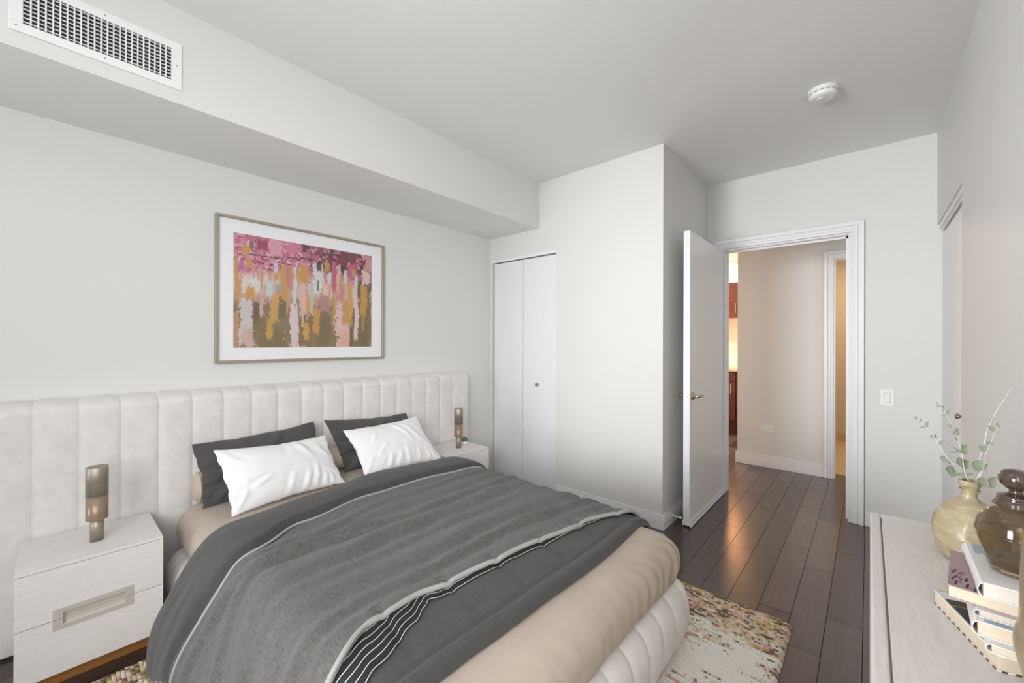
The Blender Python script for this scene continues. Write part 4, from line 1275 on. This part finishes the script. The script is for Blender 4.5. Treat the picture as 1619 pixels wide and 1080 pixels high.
# ------------------------------------------------------------------ jar, bottle, stoneware vase
jx, jy, jz = .1845, 1.060, .8682
t = thing('glass_jar', 'smoky olive glass jar with a dark ball stopper standing on the book stack', 'jar', (jx, jy, jz))
JP = [(.026, 0), (.029, .003), (.0335, .016), (.0395, .034), (.0442, .052), (.0462, .063), (.0460, .070), (.0437, .082), (.0385, .093), (.0315, .101), (.0245, .1065), (.0215, .111)]
outer = smooth_prof([(0, jz)]+[(a, jz+b) for a, b in JP], 6)
inner = smooth_prof([(a-.0022, jz+b-(.0015 if b > .07 else 0)) for a, b in reversed(JP[2:])]+[(.025, jz+.008), (0, jz+.007)], 6)
bm = bm_new(); lathe(bm, outer+inner, 64, jx, jy); obj('body', bm, 'smoky_glass', t, weld=True)
bm = bm_new(); tube(bm, [(jx+.0464*cos(2*pi*k/64), jy+.0464*sin(2*pi*k/64), jz+.064) for k in range(65)], .0007, 6, caps=False); obj('seam', bm, 'dark_glass', t)
bm = bm_new()
lathe(bm, smooth_prof([(0, jz+.1105), (.0245, jz+.1105), (.0255, jz+.115), (.0235, jz+.120), (.0215, jz+.1215), (.0205, jz+.128), (.013, jz+.131), (.0085, jz+.1335), (.0085, jz+.138), (.014, jz+.142), (.0195, jz+.151), (.0195, jz+.160), (.015, jz+.168), (.007, jz+.1715), (0, jz+.172)], 6), 40, jx, jy)
obj('stopper', bm, 'dark_glass', t, label='nearly black glass ball stopper')

vx, vy, vz = .1735, 1.392, DT+.0005
t = thing('bottle_vase', 'round mottled amber glass bottle vase holding eucalyptus stems', 'vase', (vx, vy, vz))
VP = [(.030, 0), (.041, .004), (.0520, .020), (.0590, .043), (.0607, .063), (.0585, .085), (.0515, .105), (.0400, .122), (.0270, .134), (.0180, .142), (.0146, .150), (.0143, .167), (.0170, .173), (.0175, .179), (.0158, .185)]
vo = smooth_prof([(0, vz)]+[(a, vz+b) for a, b in VP], 6)
vi = smooth_prof([(a-.0026, vz+b-(.002 if .09 < b < .145 else 0)) for a, b in reversed(VP[2:])]+[(.034, vz+.008), (0, vz+.006)], 6)
bm = bm_new(); lathe(bm, vo+vi, 64, vx, vy)
for v_ in bm.verts:
    d = fbm(v_.co.x*22, v_.co.y*22, v_.co.z*26)*.0028
    n_ = Vector((v_.co.x-vx, v_.co.y-vy, 0))
    if n_.length > 1e-4: v_.co += n_.normalized()*d
obj('bottle', bm, 'amber_bottle_glass', t, weld=True)
bm = bm_new(); tube(bm, [(vx+.0162*cos(2*pi*k/32), vy+.0162*sin(2*pi*k/32), vz+.163) for k in range(33)], .0022, 8, caps=False); obj('neck_ring', bm, 'amber_bottle_glass', t)

kx, ky, kz = .205, .894, DT+.0005
t = thing('stoneware_vase', 'brown glazed stoneware vase at the photo edge in front of the books', 'vase', (kx, ky, kz))
bm = bm_new()
lathe(bm, smooth_prof([(0, kz), (.026, kz), (.032, kz+.004), (.044, kz+.040), (.0505, kz+.068), (.0520, kz+.082), (.0510, kz+.096), (.0482, kz+.107), (.0468, kz+.118), (.0460, kz+.16), (.0445, kz+.21), (.0432, kz+.224), (.0412, kz+.220), (.0425, kz+.16), (.0435, kz+.118), (.046, kz+.09), (.040, kz+.045), (.024, kz+.012), (0, kz+.010)], 6), 64, kx, ky)
obj('body', bm, 'stoneware_glaze', t, weld=True)

# ------------------------------------------------------------------ eucalyptus sprigs (axes: a = across towards +x+y, d = deeper, z = up)
AX = Vector((.75, .66, 0)).normalized(); DP = Vector((-.66, .75, 0)).normalized(); VB = Vector((vx, vy, 0))
PXM = .9300/640.62
def vp(px_, py_, d=0.): # study sheet coordinates -> a point in the vertical plane through the bottle's axis
    return VB+AX*((px_-1532.)*PXM*1.0)+DP*d+Vector((0, 0, EYE-(py_-541.)*PXM))


def leaf_bm(bm, base, tip, width, nrm, curl=.15):
    base, tip = Vector(base), Vector(tip); ax = tip-base; L = ax.length; ax.normalize()
    side = ax.cross(nrm).normalized(); up = side.cross(ax)
    def fn(u, v):
        w = width*.70*sin(pi*min(1., u**.8))**.75 if 0 < u < 1 else 0.
        a = 2*v-1
        return base+ax*L*u+side*w*a+up*(curl*L*(u*u*.5-u*.25)+curl*width*.7*a*a)
    grid(bm, 8, 4, fn)


def sprig(label, stem, leaves, r0=.0008):
    t = thing('eucalyptus_sprig', label, 'sprig', stem[0], group='eucalyptus sprigs in the amber bottle')
    n = len(stem); pts = smooth_prof([tuple(p) for p in stem], 5)
    bm = bm_new(); tube(bm, pts, lambda q: r0*(1-.65*q), 7); obj('stem', bm, 'stem_pale', t)
    for b, tp, w, nr_ in leaves:
        bm = bm_new(); leaf_bm(bm, b, tp, w, Vector(nr_)); obj('leaf', bm, 'eucalyptus_leaf', t)


Q = lambda x, y: (1455+x/6., 610+y/6.)          # study sheet of the sprigs
def lf(x0, y0, x1, y1, w, d=0., tilt=0.):
    """leaf from petiole to tip with width w (sheet units); tilt turns its face up"""
    n = -DP*cos(tilt)+Vector((0, 0, 1))*sin(tilt)
    return (vp(*Q(x0, y0), d), vp(*Q(x1, y1), d+.004), w/6.*PXM, n)


inside = [vp(1530, 800), vp(1531, 770)]
sprig('eucalyptus sprig leaning furthest towards the doorway, with tiny tip leaves', [vp(1530, 815, .004), vp(1527, 768, .004), vp(*Q(350, 760), .006), vp(*Q(280, 660), .01), vp(*Q(200, 490), .016), vp(*Q(140, 400), .02), vp(*Q(95, 350), .022), vp(*Q(30, 293), .024)],
      [lf(30, 293, 40, 298, 12, .024), lf(45, 305, 78, 322, 22, .024), lf(97, 318, 100, 366, 18, .022), lf(130, 392, 180, 346, 20, .02, .5), lf(135, 396, 92, 412, 16, .02, 1.2), lf(138, 396, 168, 392, 14, .02, 1.2),
       lf(205, 495, 172, 490, 34, .016), lf(205, 495, 233, 482, 34, .016), lf(205, 495, 222, 514, 20, .016), lf(290, 545, 228, 552, 42, .01, .2), lf(300, 715, 232, 680, 44, .008, .2), lf(300, 720, 330, 742, 30, .008, .5),
       lf(370, 830, 265, 780, 82, .004, .3), lf(350, 815, 320, 770, 16, .004, .9)])
sprig('upright eucalyptus sprig with broad leaves beside the closet knob', [vp(1532, 815, -.004), vp(1531, 768, -.004), vp(*Q(400, 820), -.006), vp(*Q(375, 740), -.008), vp(*Q(345, 610), -.01), vp(*Q(300, 480), -.012), vp(*Q(255, 370), -.012), vp(*Q(195, 262), -.012), vp(*Q(165, 205), -.012), vp(*Q(112, 145), -.012)],
      [lf(105, 140, 122, 150, 16, -.012), lf(150, 182, 110, 170, 18, -.012), lf(168, 222, 172, 172, 18, -.012), lf(190, 248, 240, 214, 20, -.012, .4), lf(215, 264, 146, 274, 9, -.012, 1.2), lf(272, 376, 213, 356, 30, -.012, .3), lf(262, 434, 330, 398, 50, -.012), lf(340, 414, 264, 440, 14, -.011, 1.2), lf(276, 488, 325, 487, 24, -.012, .3),
       lf(335, 610, 415, 552, 72, -.010), lf(345, 612, 270, 560, 16, -.010, .9), lf(330, 605, 246, 614, 14, -.010, 1.2), lf(345, 740, 380, 682, 14, -.008, 1.), lf(300, 705, 388, 700, 60, -.008, .2), lf(355, 742, 450, 710, 72, -.006), lf(450, 832, 336, 838, 36, -.004, .6), lf(440, 826, 500, 824, 10, -.004, 1.3)])
sprig('short leafy eucalyptus sprig leaning towards the jar', [vp(1535, 815, -.006), vp(1537, 768, -.008), vp(*Q(510, 850), -.01), vp(*Q(545, 730), -.014), vp(*Q(540, 620), -.016), vp(*Q(570, 540), -.018), vp(*Q(615, 400), -.02), vp(*Q(640, 340), -.022)],
      [lf(615, 396, 556, 358, 32, -.02), lf(640, 372, 630, 320, 26, -.022), lf(612, 412, 680, 430, 9, -.02, 1.2), lf(604, 515, 552, 524, 28, -.018, .3), lf(562, 596, 490, 548, 44, -.016), lf(560, 640, 516, 642, 14, -.016, 1.), lf(528, 762, 434, 694, 78, -.014), lf(510, 765, 540, 715, 36, -.014, .4), lf(515, 765, 596, 716, 26, -.014, .7), lf(530, 764, 576, 776, 14, -.014, 1.2)])
sprig('longest, mostly bare white sprig reaching towards the right-hand wall', [vp(1536, 815, .002), vp(1539, 768, .0), vp(*Q(570, 790), -.002), vp(*Q(548, 735), .0), vp(*Q(600, 560), .0), vp(*Q(625, 440), .0), vp(*Q(655, 360), .0), vp(*Q(692, 285), .0), vp(*Q(725, 220), .0), vp(*Q(800, 112), .0), vp(*Q(865, 5), .0)],
      [lf(690, 300, 704, 286, 20, .0), lf(682, 310, 672, 296, 16, .0), lf(672, 325, 706, 314, 14, .0, .5), lf(670, 328, 660, 312, 14, .0), lf(520, 900, 424, 838, 60, -.026, .2), lf(515, 905, 618, 836, 70, -.024)], .0010)
